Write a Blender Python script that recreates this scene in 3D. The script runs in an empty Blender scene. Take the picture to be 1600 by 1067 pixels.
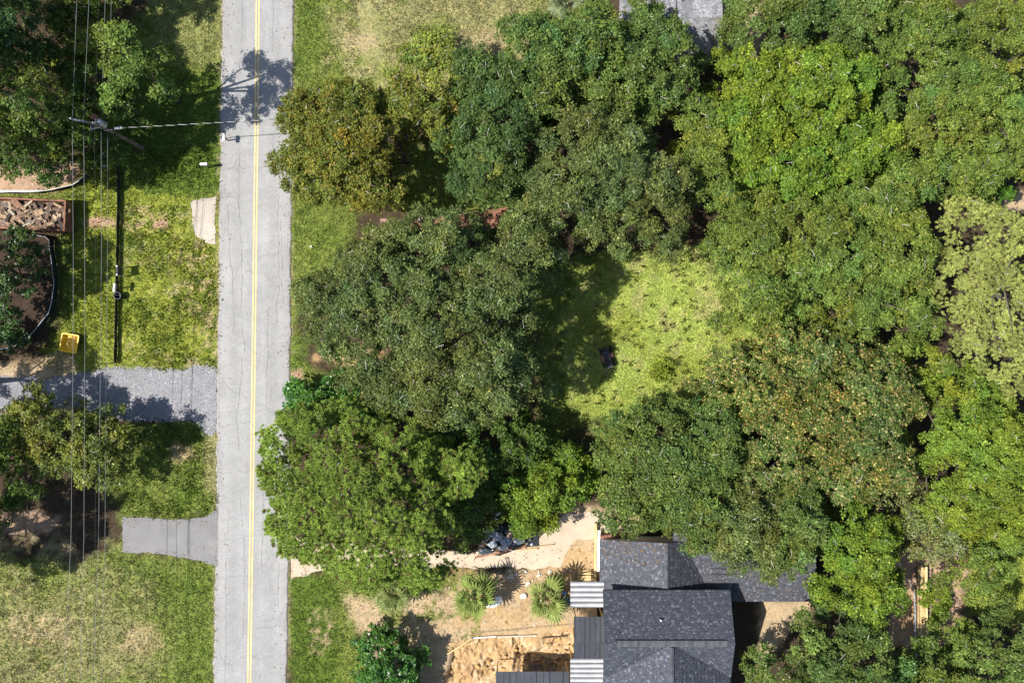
import bpy, math, random
import numpy as np
from mathutils import Vector
S = bpy.context.scene
rng = np.random.default_rng(7)
random.seed(7)
COL = S.collection
# ------------------------------------------------------------------ camera, sky, sun, exposure
HC = 70.0                       # drone height
cam_d = bpy.data.cameras.new('camera'); cam = bpy.data.objects.new('camera', cam_d); COL.objects.link(cam)
cam.location = (0, 0, HC); cam.rotation_euler = (0, 0, 0)
cam_d.sensor_width = 36; cam_d.lens = 36 * HC / 80.0
cam_d.clip_start = 0.5; cam_d.clip_end = 5000
S.camera = cam
SUN_EL = math.radians(55); SUN_DIR = math.radians(9)      # light travels towards +X, a little +Y
w = bpy.data.worlds.new('World'); S.world = w; w.use_nodes = True
nt = w.node_tree; bg = nt.nodes['Background']
sky = nt.nodes.new('ShaderNodeTexSky'); sky.sky_type = 'NISHITA'; sky.sun_disc = False
sky.sun_elevation = SUN_EL
sky.sun_rotation = math.atan2(-math.cos(SUN_DIR), -math.sin(SUN_DIR))
nt.links.new(sky.outputs[0], bg.inputs[0]); bg.inputs[1].default_value = 0.092
sd = bpy.data.lights.new('sun', 'SUN'); sun = bpy.data.objects.new('sun', sd); COL.objects.link(sun)
sd.energy = 4.6; sd.angle = math.radians(0.5); sd.color = (1.0, 0.95, 0.87)
sun.rotation_euler = Vector((math.cos(SUN_DIR) * math.cos(SUN_EL), math.sin(SUN_DIR) * math.cos(SUN_EL), -math.sin(SUN_EL))).to_track_quat('-Z', 'Y').to_euler()
sun.location = (-40, -6, 90)
S.view_settings.view_transform = 'Standard'; S.view_settings.look = 'None'
S.view_settings.exposure = 0.7; S.view_settings.gamma = 1.0
S.view_settings.use_curve_mapping = False
S.cycles.max_bounces = 6; S.cycles.diffuse_bounces = 3; S.cycles.transmission_bounces = 3

# ------------------------------------------------------------------ helpers
def W(px, py, h=0.0):
    """photo point at a height above the ground -> place in metres"""
    f = (1 - h / HC) * 0.05
    return np.array([(px - 800) * f, (533.5 - py) * f, h])

def props(o, label=None, cat=None, group=None, kind=None):
    if label: o['label'] = label
    if cat: o['category'] = cat
    if group: o['group'] = group
    if kind: o['kind'] = kind
    return o

def thing(name, loc, label, cat, group=None, rz=0.0):
    o = bpy.data.objects.new(name, None); COL.objects.link(o)
    o.empty_display_size = 0.2
    o.location = tuple(float(v) for v in loc); o.rotation_euler = (0, 0, rz)
    return props(o, label, cat, group)

def mesh_np(name, V, F, mat, parent=None, col=None, smooth=False):
    """V (n,3), F (m,k) equal-sided faces, col (n,3)"""
    V = np.asarray(V, np.float32); F = np.asarray(F, np.int32)
    me = bpy.data.meshes.new(name); n, (m, k) = len(V), F.shape
    me.vertices.add(n); me.vertices.foreach_set('co', V.ravel())
    me.loops.add(m * k); me.loops.foreach_set('vertex_index', F.ravel())
    me.polygons.add(m); me.polygons.foreach_set('loop_start', np.arange(0, m * k, k, dtype=np.int32))
    if smooth: me.polygons.foreach_set('use_smooth', np.ones(m, bool))
    me.update(calc_edges=True)
    if col is not None:
        a = me.color_attributes.new('Col', 'FLOAT_COLOR', 'POINT')
        a.data.foreach_set('color', (np.concatenate([col, np.ones((n, 1))], 1) if col.shape[1] == 3 else col).astype(np.float32).ravel())
    me.materials.append(mat)
    o = bpy.data.objects.new(name, me); COL.objects.link(o)
    if parent is not None: o.parent = parent
    return o

class MB:
    """collects shapes for one mesh"""
    def __init__(s): s.v = []; s.f = []; s.c = []
    def add(s, V, F, c=None):
        b = len(s.v); s.v += [tuple(map(float, p)) for p in V]; s.f += [tuple(b + i for i in f) for f in F]
        s.c += [c or (1, 1, 1)] * len(V); return s
    def box(s, c, d, rz=0.0, tilt=(0, 0), col=None):
        x, y, z = d[0] / 2, d[1] / 2, d[2] / 2
        P = [(-x, -y, -z), (x, -y, -z), (x, y, -z), (-x, y, -z), (-x, -y, z), (x, -y, z), (x, y, z), (-x, y, z)]
        from mathutils import Euler
        R = Euler((tilt[0], tilt[1], rz)).to_matrix()
        return s.add([R @ Vector(p) + Vector(c) for p in P], [(0, 3, 2, 1), (4, 5, 6, 7), (0, 1, 5, 4), (1, 2, 6, 5), (2, 3, 7, 6), (3, 0, 4, 7)], col)
    def tube(s, pts, rad, n=6, col=None, caps=True):
        pts = [Vector(tuple(map(float, p))) for p in pts]
        if not hasattr(rad, '__len__'): rad = [rad] * len(pts)
        V = []; F = []; up = None
        for i, p in enumerate(pts):
            d = (pts[min(i + 1, len(pts) - 1)] - pts[max(i - 1, 0)]).normalized()
            if up is None: up = Vector((0, 0, 1)) if abs(d.z) < .9 else Vector((1, 0, 0))
            a = d.cross(up).normalized(); b = a.cross(d); up = b
            for k in range(n):
                t = 2 * math.pi * k / n; V.append(p + (a * math.cos(t) + b * math.sin(t)) * rad[i])
        for i in range(len(pts) - 1):
            for k in range(n):
                F.append((i * n + k, i * n + (k + 1) % n, (i + 1) * n + (k + 1) % n, (i + 1) * n + k))
        if caps: F += [tuple(range(n - 1, -1, -1)), tuple(range((len(pts) - 1) * n, len(pts) * n))]
        return s.add(V, F, col)
    def lathe(s, c, prof, n=16, col=None):
        V = []; F = []
        for r, z in prof:
            for k in range(n):
                t = 2 * math.pi * k / n; V.append((c[0] + r * math.cos(t), c[1] + r * math.sin(t), c[2] + z))
        for i in range(len(prof) - 1):
            for k in range(n): F.append((i * n + k, i * n + (k + 1) % n, (i + 1) * n + (k + 1) % n, (i + 1) * n + k))
        F += [tuple(range(n - 1, -1, -1)), tuple(range((len(prof) - 1) * n, len(prof) * n))]
        return s.add(V, F, col)
    def prism(s, poly, z0, z1, col=None):
        n = len(poly); V = [(p[0], p[1], z0) for p in poly] + [(p[0], p[1], z1) for p in poly]
        F = [tuple(range(n - 1, -1, -1)), tuple(range(n, 2 * n))] + [(i, (i + 1) % n, n + (i + 1) % n, n + i) for i in range(n)]
        return s.add(V, F, col)
    def blob(s, c, r, seed=0, n=10, m=7, rough=.18, col=None):
        R = random.Random(seed); V = []; F = []
        for i in range(m + 1):
            ph = math.pi * i / m
            for k in range(n):
                t = 2 * math.pi * k / n; q = 1 + R.uniform(-rough, rough)
                V.append((c[0] + r[0] * math.sin(ph) * math.cos(t) * q, c[1] + r[1] * math.sin(ph) * math.sin(t) * q, c[2] + r[2] * math.cos(ph) * q))
        for i in range(m):
            for k in range(n): F.append((i * n + k, (i + 1) * n + k, (i + 1) * n + (k + 1) % n, i * n + (k + 1) % n))
        return s.add(V, F, col)
    def build(s, name, mat, parent=None, bevel=0, smooth=False, kind=None, loc=None):
        me = bpy.data.meshes.new(name); me.from_pydata(s.v, [], s.f); me.update()
        a = me.color_attributes.new('Col', 'FLOAT_COLOR', 'POINT')
        a.data.foreach_set('color', np.array([(*c, 1) for c in s.c], np.float32).ravel())
        if smooth:
            for p in me.polygons: p.use_smooth = True
        me.materials.append(mat)
        o = bpy.data.objects.new(name, me); COL.objects.link(o)
        if parent is not None: o.parent = parent
        if loc is not None: o.location = loc
        if bevel:
            b = o.modifiers.new('bevel', 'BEVEL'); b.width = bevel; b.segments = 2; b.limit_method = 'ANGLE'
        if kind: o['kind'] = kind
        return o

def copy_part(o, parent, loc=None, rot=None):
    c = o.copy(); COL.objects.link(c); c.parent = parent
    if loc is not None: c.location = loc
    if rot is not None: c.rotation_euler = rot
    return c

# value noise for masks
_g = rng.random((257, 257))
def vnoise(x, y):
    xi = np.floor(x).astype(int); yi = np.floor(y).astype(int); fx = x - xi; fy = y - yi
    fx = fx * fx * (3 - 2 * fx); fy = fy * fy * (3 - 2 * fy); a = xi % 256; b = yi % 256
    return (_g[a, b] * (1 - fx) + _g[a + 1, b] * fx) * (1 - fy) + (_g[a, b + 1] * (1 - fx) + _g[a + 1, b + 1] * fx) * fy
def fbm(x, y, o=4):
    r = 0; a = .5; t = 0
    for i in range(o): r = r + a * vnoise(x * 2 ** i + 17 * i, y * 2 ** i + 31 * i); t += a; a *= .55
    return r / t
def sstep(a, b, x):
    t = np.clip((x - a) / (b - a), 0, 1); return t * t * (3 - 2 * t)
def poly_sd(P, poly):
    """signed distance (+ inside) of points to a polygon, in the polygon's units"""
    x, y = P[..., 0], P[..., 1]; d = np.full(x.shape, 1e9); ins = np.zeros(x.shape, bool); n = len(poly)
    for i in range(n):
        x1, y1 = poly[i]; x2, y2 = poly[(i + 1) % n]; ex, ey = x2 - x1, y2 - y1
        t = np.clip(((x - x1) * ex + (y - y1) * ey) / (ex * ex + ey * ey + 1e-9), 0, 1)
        d = np.minimum(d, np.hypot(x - x1 - t * ex, y - y1 - t * ey))
        c = ((y1 > y) != (y2 > y)) & (x < ex * (y - y1) / (ey if ey else 1e-9) + x1); ins ^= c
    return np.where(ins, d, -d)

# ------------------------------------------------------------------ materials
def new_mat(name):
    m = bpy.data.materials.new(name); m.use_nodes = True; t = m.node_tree; t.nodes.clear()
    out = t.nodes.new('ShaderNodeOutputMaterial'); p = t.nodes.new('ShaderNodeBsdfPrincipled')
    t.links.new(p.outputs[0], out.inputs[0]); return m, t, p, out
def N(t, typ, **kw):
    n = t.nodes.new(typ)
    for k, v in kw.items(): setattr(n, k, v)
    return n
def noise(t, scale, detail=4, rough=.55):
    tc = N(t, 'ShaderNodeTexCoord'); n = N(t, 'ShaderNodeTexNoise'); n.inputs['Scale'].default_value = scale
    n.inputs['Detail'].default_value = detail; n.inputs['Roughness'].default_value = rough
    t.links.new(tc.outputs['Object'], n.inputs['Vector']); return n
def ramp(t, src, stops):
    r = N(t, 'ShaderNodeValToRGB'); e = r.color_ramp.elements
    while len(e) < len(stops): e.new(.5)
    for i, (p, c) in enumerate(stops): e[i].position = p; e[i].color = (*c, 1)
    t.links.new(src, r.inputs[0]); return r
def mix(t, a, b, fac, mode='MIX'):
    m = N(t, 'ShaderNodeMix', data_type='RGBA', blend_type=mode)
    for s, v in ((m.inputs[0], fac), (m.inputs[6], a), (m.inputs[7], b)):
        if hasattr(v, 'is_linked'): t.links.new(v, s)
        elif isinstance(v, (int, float)): s.default_value = v
        else: s.default_value = (*v, 1)
    return m.outputs[2]
def bump(t, p, src, strength, dist):
    b = N(t, 'ShaderNodeBump'); b.inputs['Strength'].default_value = strength; b.inputs['Distance'].default_value = dist
    t.links.new(src, b.inputs['Height']); t.links.new(b.outputs[0], p.inputs['Normal'])
def grained(name, c, var=.35, scale=8, rough=.8, metal=0, b=.2, bd=.01, vcol=False, spec=.3):
    """colour with two scales of grain"""
    m, t, p, out = new_mat(name)
    n1 = noise(t, scale, 6, .65); n2 = noise(t, scale * .12, 3)
    lo = tuple(1 - var for _ in range(3)); hi = tuple(1 + var for _ in range(3))
    r1 = ramp(t, n1.outputs[0], [(.3, lo), (.7, hi)])
    r2 = ramp(t, n2.outputs[0], [(.3, tuple(1 - var * .6 for _ in range(3))), (.7, tuple(1 + var * .6 for _ in range(3)))])
    base = c
    if vcol:
        a = N(t, 'ShaderNodeVertexColor', layer_name='Col'); base = a.outputs[0]
    k = mix(t, base, r1.outputs[0], 1.0, 'MULTIPLY'); k = mix(t, k, r2.outputs[0], 1.0, 'MULTIPLY')
    t.links.new(k, p.inputs['Base Color']); p.inputs['Roughness'].default_value = rough; p.inputs['Metallic'].default_value = metal
    p.inputs['Specular IOR Level'].default_value = spec
    if b: bump(t, p, n1.outputs[0], b, bd)
    return m
def leaf_mat(name, rough=.5, trans=.22, spec=.18):
    m, t, p, out = new_mat(name)
    a = N(t, 'ShaderNodeVertexColor', layer_name='Col')
    t.links.new(a.outputs[0], p.inputs['Base Color']); p.inputs['Roughness'].default_value = rough
    p.inputs['Specular IOR Level'].default_value = spec
    tr = N(t, 'ShaderNodeBsdfTranslucent'); t.links.new(mix(t, a.outputs[0], (1.1, 1.25, .6), 1.0, 'MULTIPLY'), tr.inputs[0])
    ms = N(t, 'ShaderNodeMixShader'); ms.inputs[0].default_value = trans
    t.links.new(p.outputs[0], ms.inputs[1]); t.links.new(tr.outputs[0], ms.inputs[2]); t.links.new(ms.outputs[0], out.inputs[0])
    return m
M = {}
M['leaf'] = leaf_mat('leaf'); M['gloss_leaf'] = leaf_mat('gloss_leaf', .38, .2, .5); M['needle'] = leaf_mat('needle', .55, .2, .25)
M['blade'] = leaf_mat('blade', .6, .3, .2)
M['limb'] = grained('limb_bark', (1, 1, 1), .4, 14, .9, b=.4, bd=.02, vcol=True)
M['trunk'] = grained('trunk_bark', (.075, .062, .05), .5, 14, .95, b=.5, bd=.03)
M['bark'] = grained('bark', (.23, .21, .185), .5, 14, .9, b=.5, bd=.03)
M['dark_bark'] = grained('dark_bark', (.12, .09, .07), .5, 14, .9, b=.5, bd=.03)
M['wood_pole'] = grained('wood_pole', (.17, .14, .115), .35, 20, .85)
M['plank'] = grained('plank', (.62, .45, .22), .3, 9, .7, vcol=False)
M['vplank'] = grained('painted_scrap', (1, 1, 1), .35, 10, .75, vcol=True)
M['white'] = grained('white_plastic', (.78, .78, .76), .08, 5, .45)
M['steel'] = grained('galvanised_steel', (.55, .57, .6), .18, 6, .42, metal=.55, b=.05)
M['rust'] = grained('rusty_steel', (.24, .115, .075), .5, 5, .85, b=.25)
M['dark_metal'] = grained('slate_metal', (.055, .06, .072), .2, 5, .5, metal=.2, b=.05)
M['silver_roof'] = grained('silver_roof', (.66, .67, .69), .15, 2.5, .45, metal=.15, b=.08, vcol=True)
M['black'] = grained('black_plastic', (.018, .02, .024), .3, 10, .5)
M['navy'] = grained('navy_panel', (.012, .018, .045), .2, 6, .45)
M['yellow'] = grained('yellow_plastic', (.78, .5, .035), .14, 6, .4, b=.03)
M['fabric'] = grained('silt_fabric', (.022, .027, .024), .4, 12, .85)
M['tarp'] = grained('plastic_bag', (1, 1, 1), .15, 7, .35, vcol=True, b=.4, bd=.03)
M['blue'] = grained('blue_plastic', (.02, .09, .32), .25, 6, .45)
M['wall'] = grained('house_wall', (.55, .5, .42), .15, 5, .8)
M['shingle'] = grained('shingle', (1, 1, 1), .28, 28, .9, vcol=True, b=.3, bd=.006, spec=.2)
M['red_roof'] = grained('rust_red_roof', (.27, .125, .08), .3, 4, .8)
M['pink_roof'] = grained('pink_brown_roof', (.33, .21, .17), .2, 6, .85)
M['wire'] = grained('wire', (.24, .25, .25), .1, 3, .5, metal=.3, b=0)
M['dark_wire'] = grained('dark_wire', (.05, .055, .05), .1, 3, .6, b=0)
M['cable'] = grained('cable', (1, 1, 1), .1, 3, .5, vcol=True, b=0)
M['rubble'] = grained('rubble', (.2, .14, .095), .6, 5, .9, b=.6, bd=.06)
M['stone'] = grained('pale_stone', (.6, .54, .47), .25, 9, .85, b=.4, bd=.02)
M['crack'] = grained('crack_filler', (.165, .16, .155), .4, 4, .9, b=0)
M['ground_sand'] = grained('dug_sand', (1, 1, 1), .22, 7, .95, vcol=True, b=.5, bd=.03)
M['gravel_stone'] = grained('gravel_stone', (1, 1, 1), .2, 10, .85, vcol=True, b=0)

def surface(name, c1, c2, fine=26, coarse=1.0, rough=.9, contrast=1.0, stain=None, bmp=.35, vcol=False):
    m, t, p, out = new_mat(name)
    a = noise(t, fine, 5, .7); b = noise(t, coarse, 5, .6); c = noise(t, coarse * .18, 3)
    k = mix(t, c1, c2, ramp(t, b.outputs[0], [(.35, (0, 0, 0)), (.65, (1, 1, 1))]).outputs[0])
    v = .3 * contrast
    k = mix(t, k, ramp(t, a.outputs[0], [(.32, (1 - v,) * 3), (.68, (1 + v,) * 3)]).outputs[0], 1.0, 'MULTIPLY')
    k = mix(t, k, ramp(t, c.outputs[0], [(.3, (.9, .9, .9)), (.7, (1.08, 1.08, 1.08))]).outputs[0], 1.0, 'MULTIPLY')
    if stain:
        s = noise(t, coarse * .7, 6, .7)
        k = mix(t, k, stain, ramp(t, s.outputs[0], [(.58, (0, 0, 0)), (.72, (.6, .6, .6))]).outputs[0])
    if vcol: vc = N(t, 'ShaderNodeVertexColor', layer_name='Col'); k = mix(t, k, vc.outputs[0], 1.0, 'MULTIPLY')
    t.links.new(k, p.inputs['Base Color']); p.inputs['Roughness'].default_value = rough; p.inputs['Specular IOR Level'].default_value = .25
    bump(t, p, a.outputs[0], bmp, .02); return m
M['asphalt'] = surface('old_asphalt', (.286, .285, .281), (.322, .32, .316), 16, .9, contrast=.9, stain=(.245, .245, .25), vcol=True)
M['paved'] = surface('driveway_asphalt', (.185, .182, .183), (.225, .22, .22), 22, .8, contrast=.7)
M['concrete'] = surface('concrete', (.46, .37, .275), (.53, .44, .335), 16, 1.2, contrast=.5, stain=(.42, .35, .28))
M['apron'] = surface('pale_concrete', (.4, .35, .295), (.47, .42, .36), 16, 1.2, contrast=.6, stain=(.38, .32, .26))
M['gravel'] = surface('gravel', (.2, .2, .215), (.27, .268, .275), 18, 1.4, contrast=1.5, bmp=.8)
M['line'] = surface('yellow_line_paint', (.6, .46, .19), (.66, .54, .27), 14, 2.5, contrast=.5, stain=(.4, .36, .28), bmp=.1)

def ground_mat():
    m, t, p, out = new_mat('ground')
    a = N(t, 'ShaderNodeVertexColor', layer_name='Col')
    n1 = noise(t, 4.5, 8, .8); n2 = noise(t, 1.1, 5, .65); n3 = noise(t, 13, 4, .75)
    k = mix(t, a.outputs[0], ramp(t, n1.outputs[0], [(.36, (.42, .48, .5)), (.5, (1, 1, 1)), (.64, (1.6, 1.45, 1.3))]).outputs[0], 1.0, 'MULTIPLY')
    k = mix(t, k, ramp(t, n2.outputs[0], [(.3, (.82, .86, .85)), (.7, (1.18, 1.12, 1.08))]).outputs[0], 1.0, 'MULTIPLY')
    k = mix(t, k, ramp(t, n3.outputs[0], [(.36, (.6, .62, .6)), (.64, (1.35, 1.32, 1.3))]).outputs[0], 1.0, 'MULTIPLY')
    soft = mix(t, a.outputs[0], k, .5)
    k = mix(t, soft, k, a.outputs[1])
    t.links.new(k, p.inputs['Base Color']); p.inputs['Roughness'].default_value = .95; p.inputs['Specular IOR Level'].default_value = .1
    bump(t, p, n1.outputs[0], .7, .06); return m
M['ground'] = ground_mat()

# ------------------------------------------------------------------ road outline (photo points, ground level)
RL = [(-14000, 480), (0, 347.5), (300, 343.5), (580, 340), (870, 337), (1067, 333.5), (15000, 180)]
RR = [(-14000, 592), (0, 459), (200, 457), (330, 455.5), (600, 453.5), (850, 451.5), (1067, 447.5), (15000, 294)]
def edge(E, y): return np.interp(y, [e[0] for e in E], [e[1] for e in E])
GRAVEL = [(112, 588), (150, 577), (180, 574), (240, 577), (280, 578), (312, 570), (328, 572), (339, 578), (339, 664), (330, 679), (318, 680), (311, 662),
          (292, 655), (250, 658), (215, 655), (180, 655), (140, 648), (115, 632), (-60, 650), (-140, 640), (-140, 585), (0, 588), (60, 592)]
PAVED = [(191, 808), (230, 809), (280, 811), (312, 808), (330, 801), (342, 790), (342, 886), (322, 879), (295, 872), (250, 866), (190, 862)]
APRON = [(298, 316), (336, 307), (337, 382), (322, 380), (303, 368), (299, 340)]
DRIVE = [(450, 832), (470, 845), (560, 850), (700, 860), (780, 866), (838, 846), (858, 826), (880, 806), (915, 800), (938, 803), (966, 820), (972, 834), (938, 839),
         (930, 842), (900, 840), (885, 858), (875, 888), (700, 886), (600, 884), (520, 884), (486, 893), (456, 905)]
CLEAR = [(890, 420), (960, 398), (1060, 392), (1150, 375), (1290, 480), (1250, 660), (930, 655), (895, 640), (880, 560)]
PIT = [(705, 1008), (760, 992), (850, 990), (905, 980), (905, 1100), (690, 1100), (700, 1040)]

# ------------------------------------------------------------------ ground
PAL = dict(lush=(.085, .135, .022), lawn=(.155, .195, .045), dry=(.315, .275, .155), dirt=(.40, .305, .195), sand=(.45, .305, .16), litter=(.058, .043, .028),
           lime=(.235, .27, .046), mulch=(.05, .034, .026), pink=(.37, .25, .175), clear=(.335, .4, .1))
PAL = {k: np.array(v) for k, v in PAL.items()}
def ground_color(px, py):
    """albedo and grassiness of the ground at photo points"""
    P = np.stack([px, py], -1); X = px * .05; Y = py * .05
    nb = fbm(X * .35, Y * .35, 5) - .5; nm = fbm(X * 1.1 + 40, Y * 1.1, 5) - .5; nf = fbm(X * 3.1 + 9, Y * 3.1 + 5, 4) - .5
    col = np.broadcast_to(PAL['litter'], px.shape + (3,)).copy(); g = np.full(px.shape, .15)
    def lay(mask, c, gr=None):
        nonlocal col, g
        m = np.clip(mask, 0, 1); col = col * (1 - m[..., None]) + PAL[c] * m[..., None]
        if gr is not None: g = g * (1 - m) + gr * m
    def poly(pts, soft=14, wob=45): return sstep(-soft, soft, poly_sd(P, pts) + nm * wob + nf * wob * .4)
    def spot(x, y, rx, ry=None, wob=.9):
        d = np.hypot((px - x) / rx, (py - y) / (ry or rx)); return sstep(1.25, .65, d + nm * wob * 1.6 + nf * wob * .6)
    # west of the road
    far = sstep(60, 200, np.maximum(np.maximum(-px, px - 1600), np.maximum(-py, py - 1067)))
    lay(poly([(180, 100), (235, 0), (245, -400), (350, -400), (350, 580), (80, 590), (95, 300), (180, 240)]), 'lawn', 1)
    lay(poly([(230, -10), (350, -10), (350, 115), (290, 100), (240, 75)]) * .3, 'dry')
    lay(poly([(185, 110), (350, 110), (350, 300), (185, 320)]) * .85, 'lush', 1)
    lay(poly([(85, 290), (180, 250), (182, 300), (345, 318), (345, 580), (60, 580), (110, 480), (120, 400)]) * .92, 'lime', 1)
    lay(sstep(.02, .16, nm) * poly([(185, 330), (345, 330), (345, 575), (185, 575)]) * .7, 'lush', 1)
    lay(sstep(.1, .2, nf + nb * .5) * poly([(185, 330), (345, 330), (345, 575), (185, 575)]) * .55, 'dry')
    lay(poly([(270, 370), (345, 370), (345, 560), (305, 560)], 20, 60) * sstep(-.02, .12, nf) * .6, 'dirt', .4)
    lay(spot(225, 340, 40, 25) * sstep(-.05, .1, nf) * .8, 'dirt', .3)
    lay(spot(158, 347, 26, 10), 'pink', .2); lay(spot(250, 352, 14, 8), 'pink', .2)
    lay(poly([(-400, 258), (60, 262), (118, 255), (122, 282), (85, 300), (-400, 303)], 8, 20), 'pink', 0)
    lay(poly([(-400, 303), (90, 302), (130, 290), (135, 312), (-400, 320)], 6, 10), 'lawn', .9)
    lay(poly([(-400, 362), (75, 368), (88, 430), (85, 470), (50, 528), (-400, 550)], 6, 10), 'mulch', 0)
    lay(sstep(.03, .13, nf) * poly([(30, 380), (80, 380), (86, 430), (80, 480), (40, 525), (20, 480)], 8, 16) * .7, 'litter', 0)
    lay(poly([(-400, 560), (40, 565), (110, 570), (122, 590), (115, 640), (-400, 660)], 10, 30), 'dirt', .1)
    lay(spot(95, 560, 26, 12) * .8, 'dirt', .2)
    lay(poly([(205, 658), (345, 650), (345, 808), (188, 808), (170, 760)], 12, 40), 'lawn', 1)
    lay(poly([(205, 658), (345, 650), (345, 808), (188, 808)]) * sstep(.0, .16, nb + nf * .5) * .7, 'lush', 1)
    lay(spot(282, 708, 20, 16) * .8, 'dirt', .3); lay(spot(330, 720, 12, 60) * .5, 'dry')
    lay(spot(40, 818, 55, 16) * .9, 'pink', .1)
    lay(poly([(-400, 860), (30, 868), (120, 885), (190, 850), (192, 862), (345, 875), (345, 1500), (-400, 1500)], 14, 40), 'lawn', 1)
    lay(poly([(-400, 875), (110, 885), (230, 910), (240, 1500), (-400, 1500)], 60, 260) * .6, 'dry')
    lay(sstep(.06, .16, nf + nm * .4) * poly([(-400, 880), (345, 880), (345, 1500), (-400, 1500)]) * .5, 'lush', 1); lay(sstep(.0, .14, nb) * poly([(60, 880), (345, 870), (345, 1500), (60, 1500)]) * .7, 'lawn', 1)
    lay(poly([(190, 866), (345, 880), (345, 1500), (255, 1500), (262, 980)], 40, 90) * sstep(-.12, .1, nb + nm * .5) * .45, 'lush', 1)
    lay(spot(60, 985, 60, 30) * sstep(-.1, .05, nf) * .6, 'dirt', .5); lay(spot(215, 1000, 34, 26) * .5, 'dirt', .5)
    # east of the road
    lay(poly([(452, -400), (1030, -400), (870, 60), (800, 110), (640, 190), (452, 210)], 10, 30), 'lawn', 1)
    lay(poly([(545, -400), (1000, -400), (860, 40), (760, 110), (600, 140), (530, 90)], 40, 200) * .62, 'dry')
    lay(sstep(.02, .14, nb + nf * .3) * poly([(545, -400), (900, -400), (860, 60), (600, 150)]) * .6, 'lawn', 1)
    lay(spot(770, 75, 60, 30) * .55, 'dirt', .5); lay(spot(560, 65, 30, 18) * .5, 'dirt', .5)
    lay(poly([(452, -10), (500, -10), (510, 60), (475, 130), (452, 130)], 12, 40) * .5, 'lush', 1)
    lay(poly([(452, 190), (530, 200), (560, 340), (545, 410), (470, 470), (462, 560), (540, 600), (470, 640), (452, 640)], 8, 20), 'lawn', 1)
    lay(sstep(0, .12, nm) * poly([(452, 300), (560, 330), (470, 600), (452, 640)]) * .6, 'lush', 1)
    lay(poly([(452, 585), (470, 580), (468, 625), (452, 640)], 5, 14), 'pink', .2)
    lay(poly([(640, 230), (800, 240), (800, 335), (640, 325)], 12, 40), 'lawn', 1)
    lay(poly([(452, 905), (560, 886), (690, 886), (700, 940), (560, 985), (600, 1100), (452, 1100)], 8, 30), 'lawn', 1)
    lay(poly([(452, 905), (520, 895), (540, 1100), (452, 1100)], 12, 40) * .85, 'lush', 1)
    lay(poly([(545, 935), (700, 920), (740, 890), (905, 888), (905, 1010), (760, 1010), (700, 1030), (660, 1010), (560, 990)], 10, 40), 'dirt', .12)
    lay(spot(505, 985, 22, 40) * sstep(0, .12, nf) * .9, 'dirt', .3)
    lay(sstep(.06, .16, nb + nf * .4) * poly([(600, 890), (740, 890), (800, 985), (640, 1000)]) * .75, 'lawn', .9); lay(sstep(.08, .18, nm) * poly([(690, 890), (905, 890), (905, 990), (700, 1000)]) * .6, 'litter', .05); lay(poly([(700, 888), (905, 888), (905, 985), (740, 985)]) * sstep(-.05, .12, nm) * .5, 'sand', .05)
    lay(sstep(.0, .12, nf) * spot(830, 905, 70, 14) * .7, 'pink', 0)
    lay(poly([(745, 992), (905, 978), (905, 1200), (690, 1200), (712, 1030)], 8, 40), 'sand', 0); lay(spot(770, 965, 70, 16) * .5, 'sand', .1); lay(sstep(.04, .14, nm + nf * .3) * poly([(560, 930), (740, 900), (760, 985), (640, 1010)]) * .8, 'lawn', .8)
    lay(poly([(600, 985), (700, 1010), (705, 1060), (640, 1200), (560, 1200)], 8, 30) * .8, 'dirt', .1)
    lay(poly([(880, 790), (1000, 800), (1000, 850), (940, 905), (850, 905), (870, 850)], 8, 20), 'dirt', .02)
    lay(spot(890, 880, 45, 30) * .7, 'sand', .02)
    lay(spot(550, 556, 50, 16), 'sand', 0)
    lay(poly([(830, 400), (1000, 390), (1000, 700), (850, 720)], 10, 40), 'lawn', 1); lay(spot(905, 700, 40, 40) * .8, 'litter', .2)
    lay(poly(CLEAR, 8, 30), 'clear', 1); lay(sstep(.02, .14, nm + nf * .4) * poly(CLEAR, 8, 10) * .55, 'dry'); lay(sstep(.02, .14, nb + nf * .4) * poly(CLEAR, 8, 10) * .6, 'lime')
    lay(poly([(1130, 930), (1290, 930), (1260, 1200), (1130, 1200)], 10, 30), 'litter', 0); lay(poly([(1190, 935), (1290, 930), (1215, 1010), (1180, 1060)], 8, 20), 'dirt', 0)
    lay(poly([(1390, 860), (1520, 880), (1500, 1000), (1440, 1010), (1390, 1010)], 8, 24), 'pink', .1); lay(spot(1415, 960, 20, 40) * .7, 'sand', 0)
    lay(poly([(1525, 860), (1800, 830), (1800, 1010), (1510, 960)], 10, 30), 'lime', 1)
    lay(poly([(1115, -300), (1190, -300), (1190, 95), (1115, 70)], 8, 20) * .8, 'dirt', 0); lay(spot(1590, 315, 25, 14), 'dirt', .1)
    lay(far * .7, 'lawn', .3)
    # bare, worn shoulder beside the carriageway
    rl = edge(RL, py); rr = edge(RR, py)
    dr = np.minimum(np.abs(px - rl), np.abs(px - rr)); lay(sstep(4.5, .5, dr + nf * 14) * .55, 'dry', .3)
    col = col * (1 + .35 * nf[..., None] + .25 * nm[..., None])
    return np.clip(col, .01, .9), g
def covered(px, py, grow=0):
    """inside a road or drive"""
    P = np.stack([px, py], -1)
    m = np.minimum(px - edge(RL, py), edge(RR, py) - px)
    for q in (GRAVEL, PAVED, APRON, DRIVE): m = np.maximum(m, poly_sd(P, q))
    return m + grow
xs = np.concatenate([-np.geomspace(900, 47, 14), np.arange(-45, 45.01, .29), np.geomspace(47, 900, 14)])
ys = np.concatenate([-np.geomspace(900, 33, 14), np.arange(-31, 31.01, .29), np.geomspace(33, 900, 14)])
gx, gy = np.meshgrid(xs, ys)
gpx = gx / .05 + 800; gpy = 533.5 - gy / .05
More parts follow.
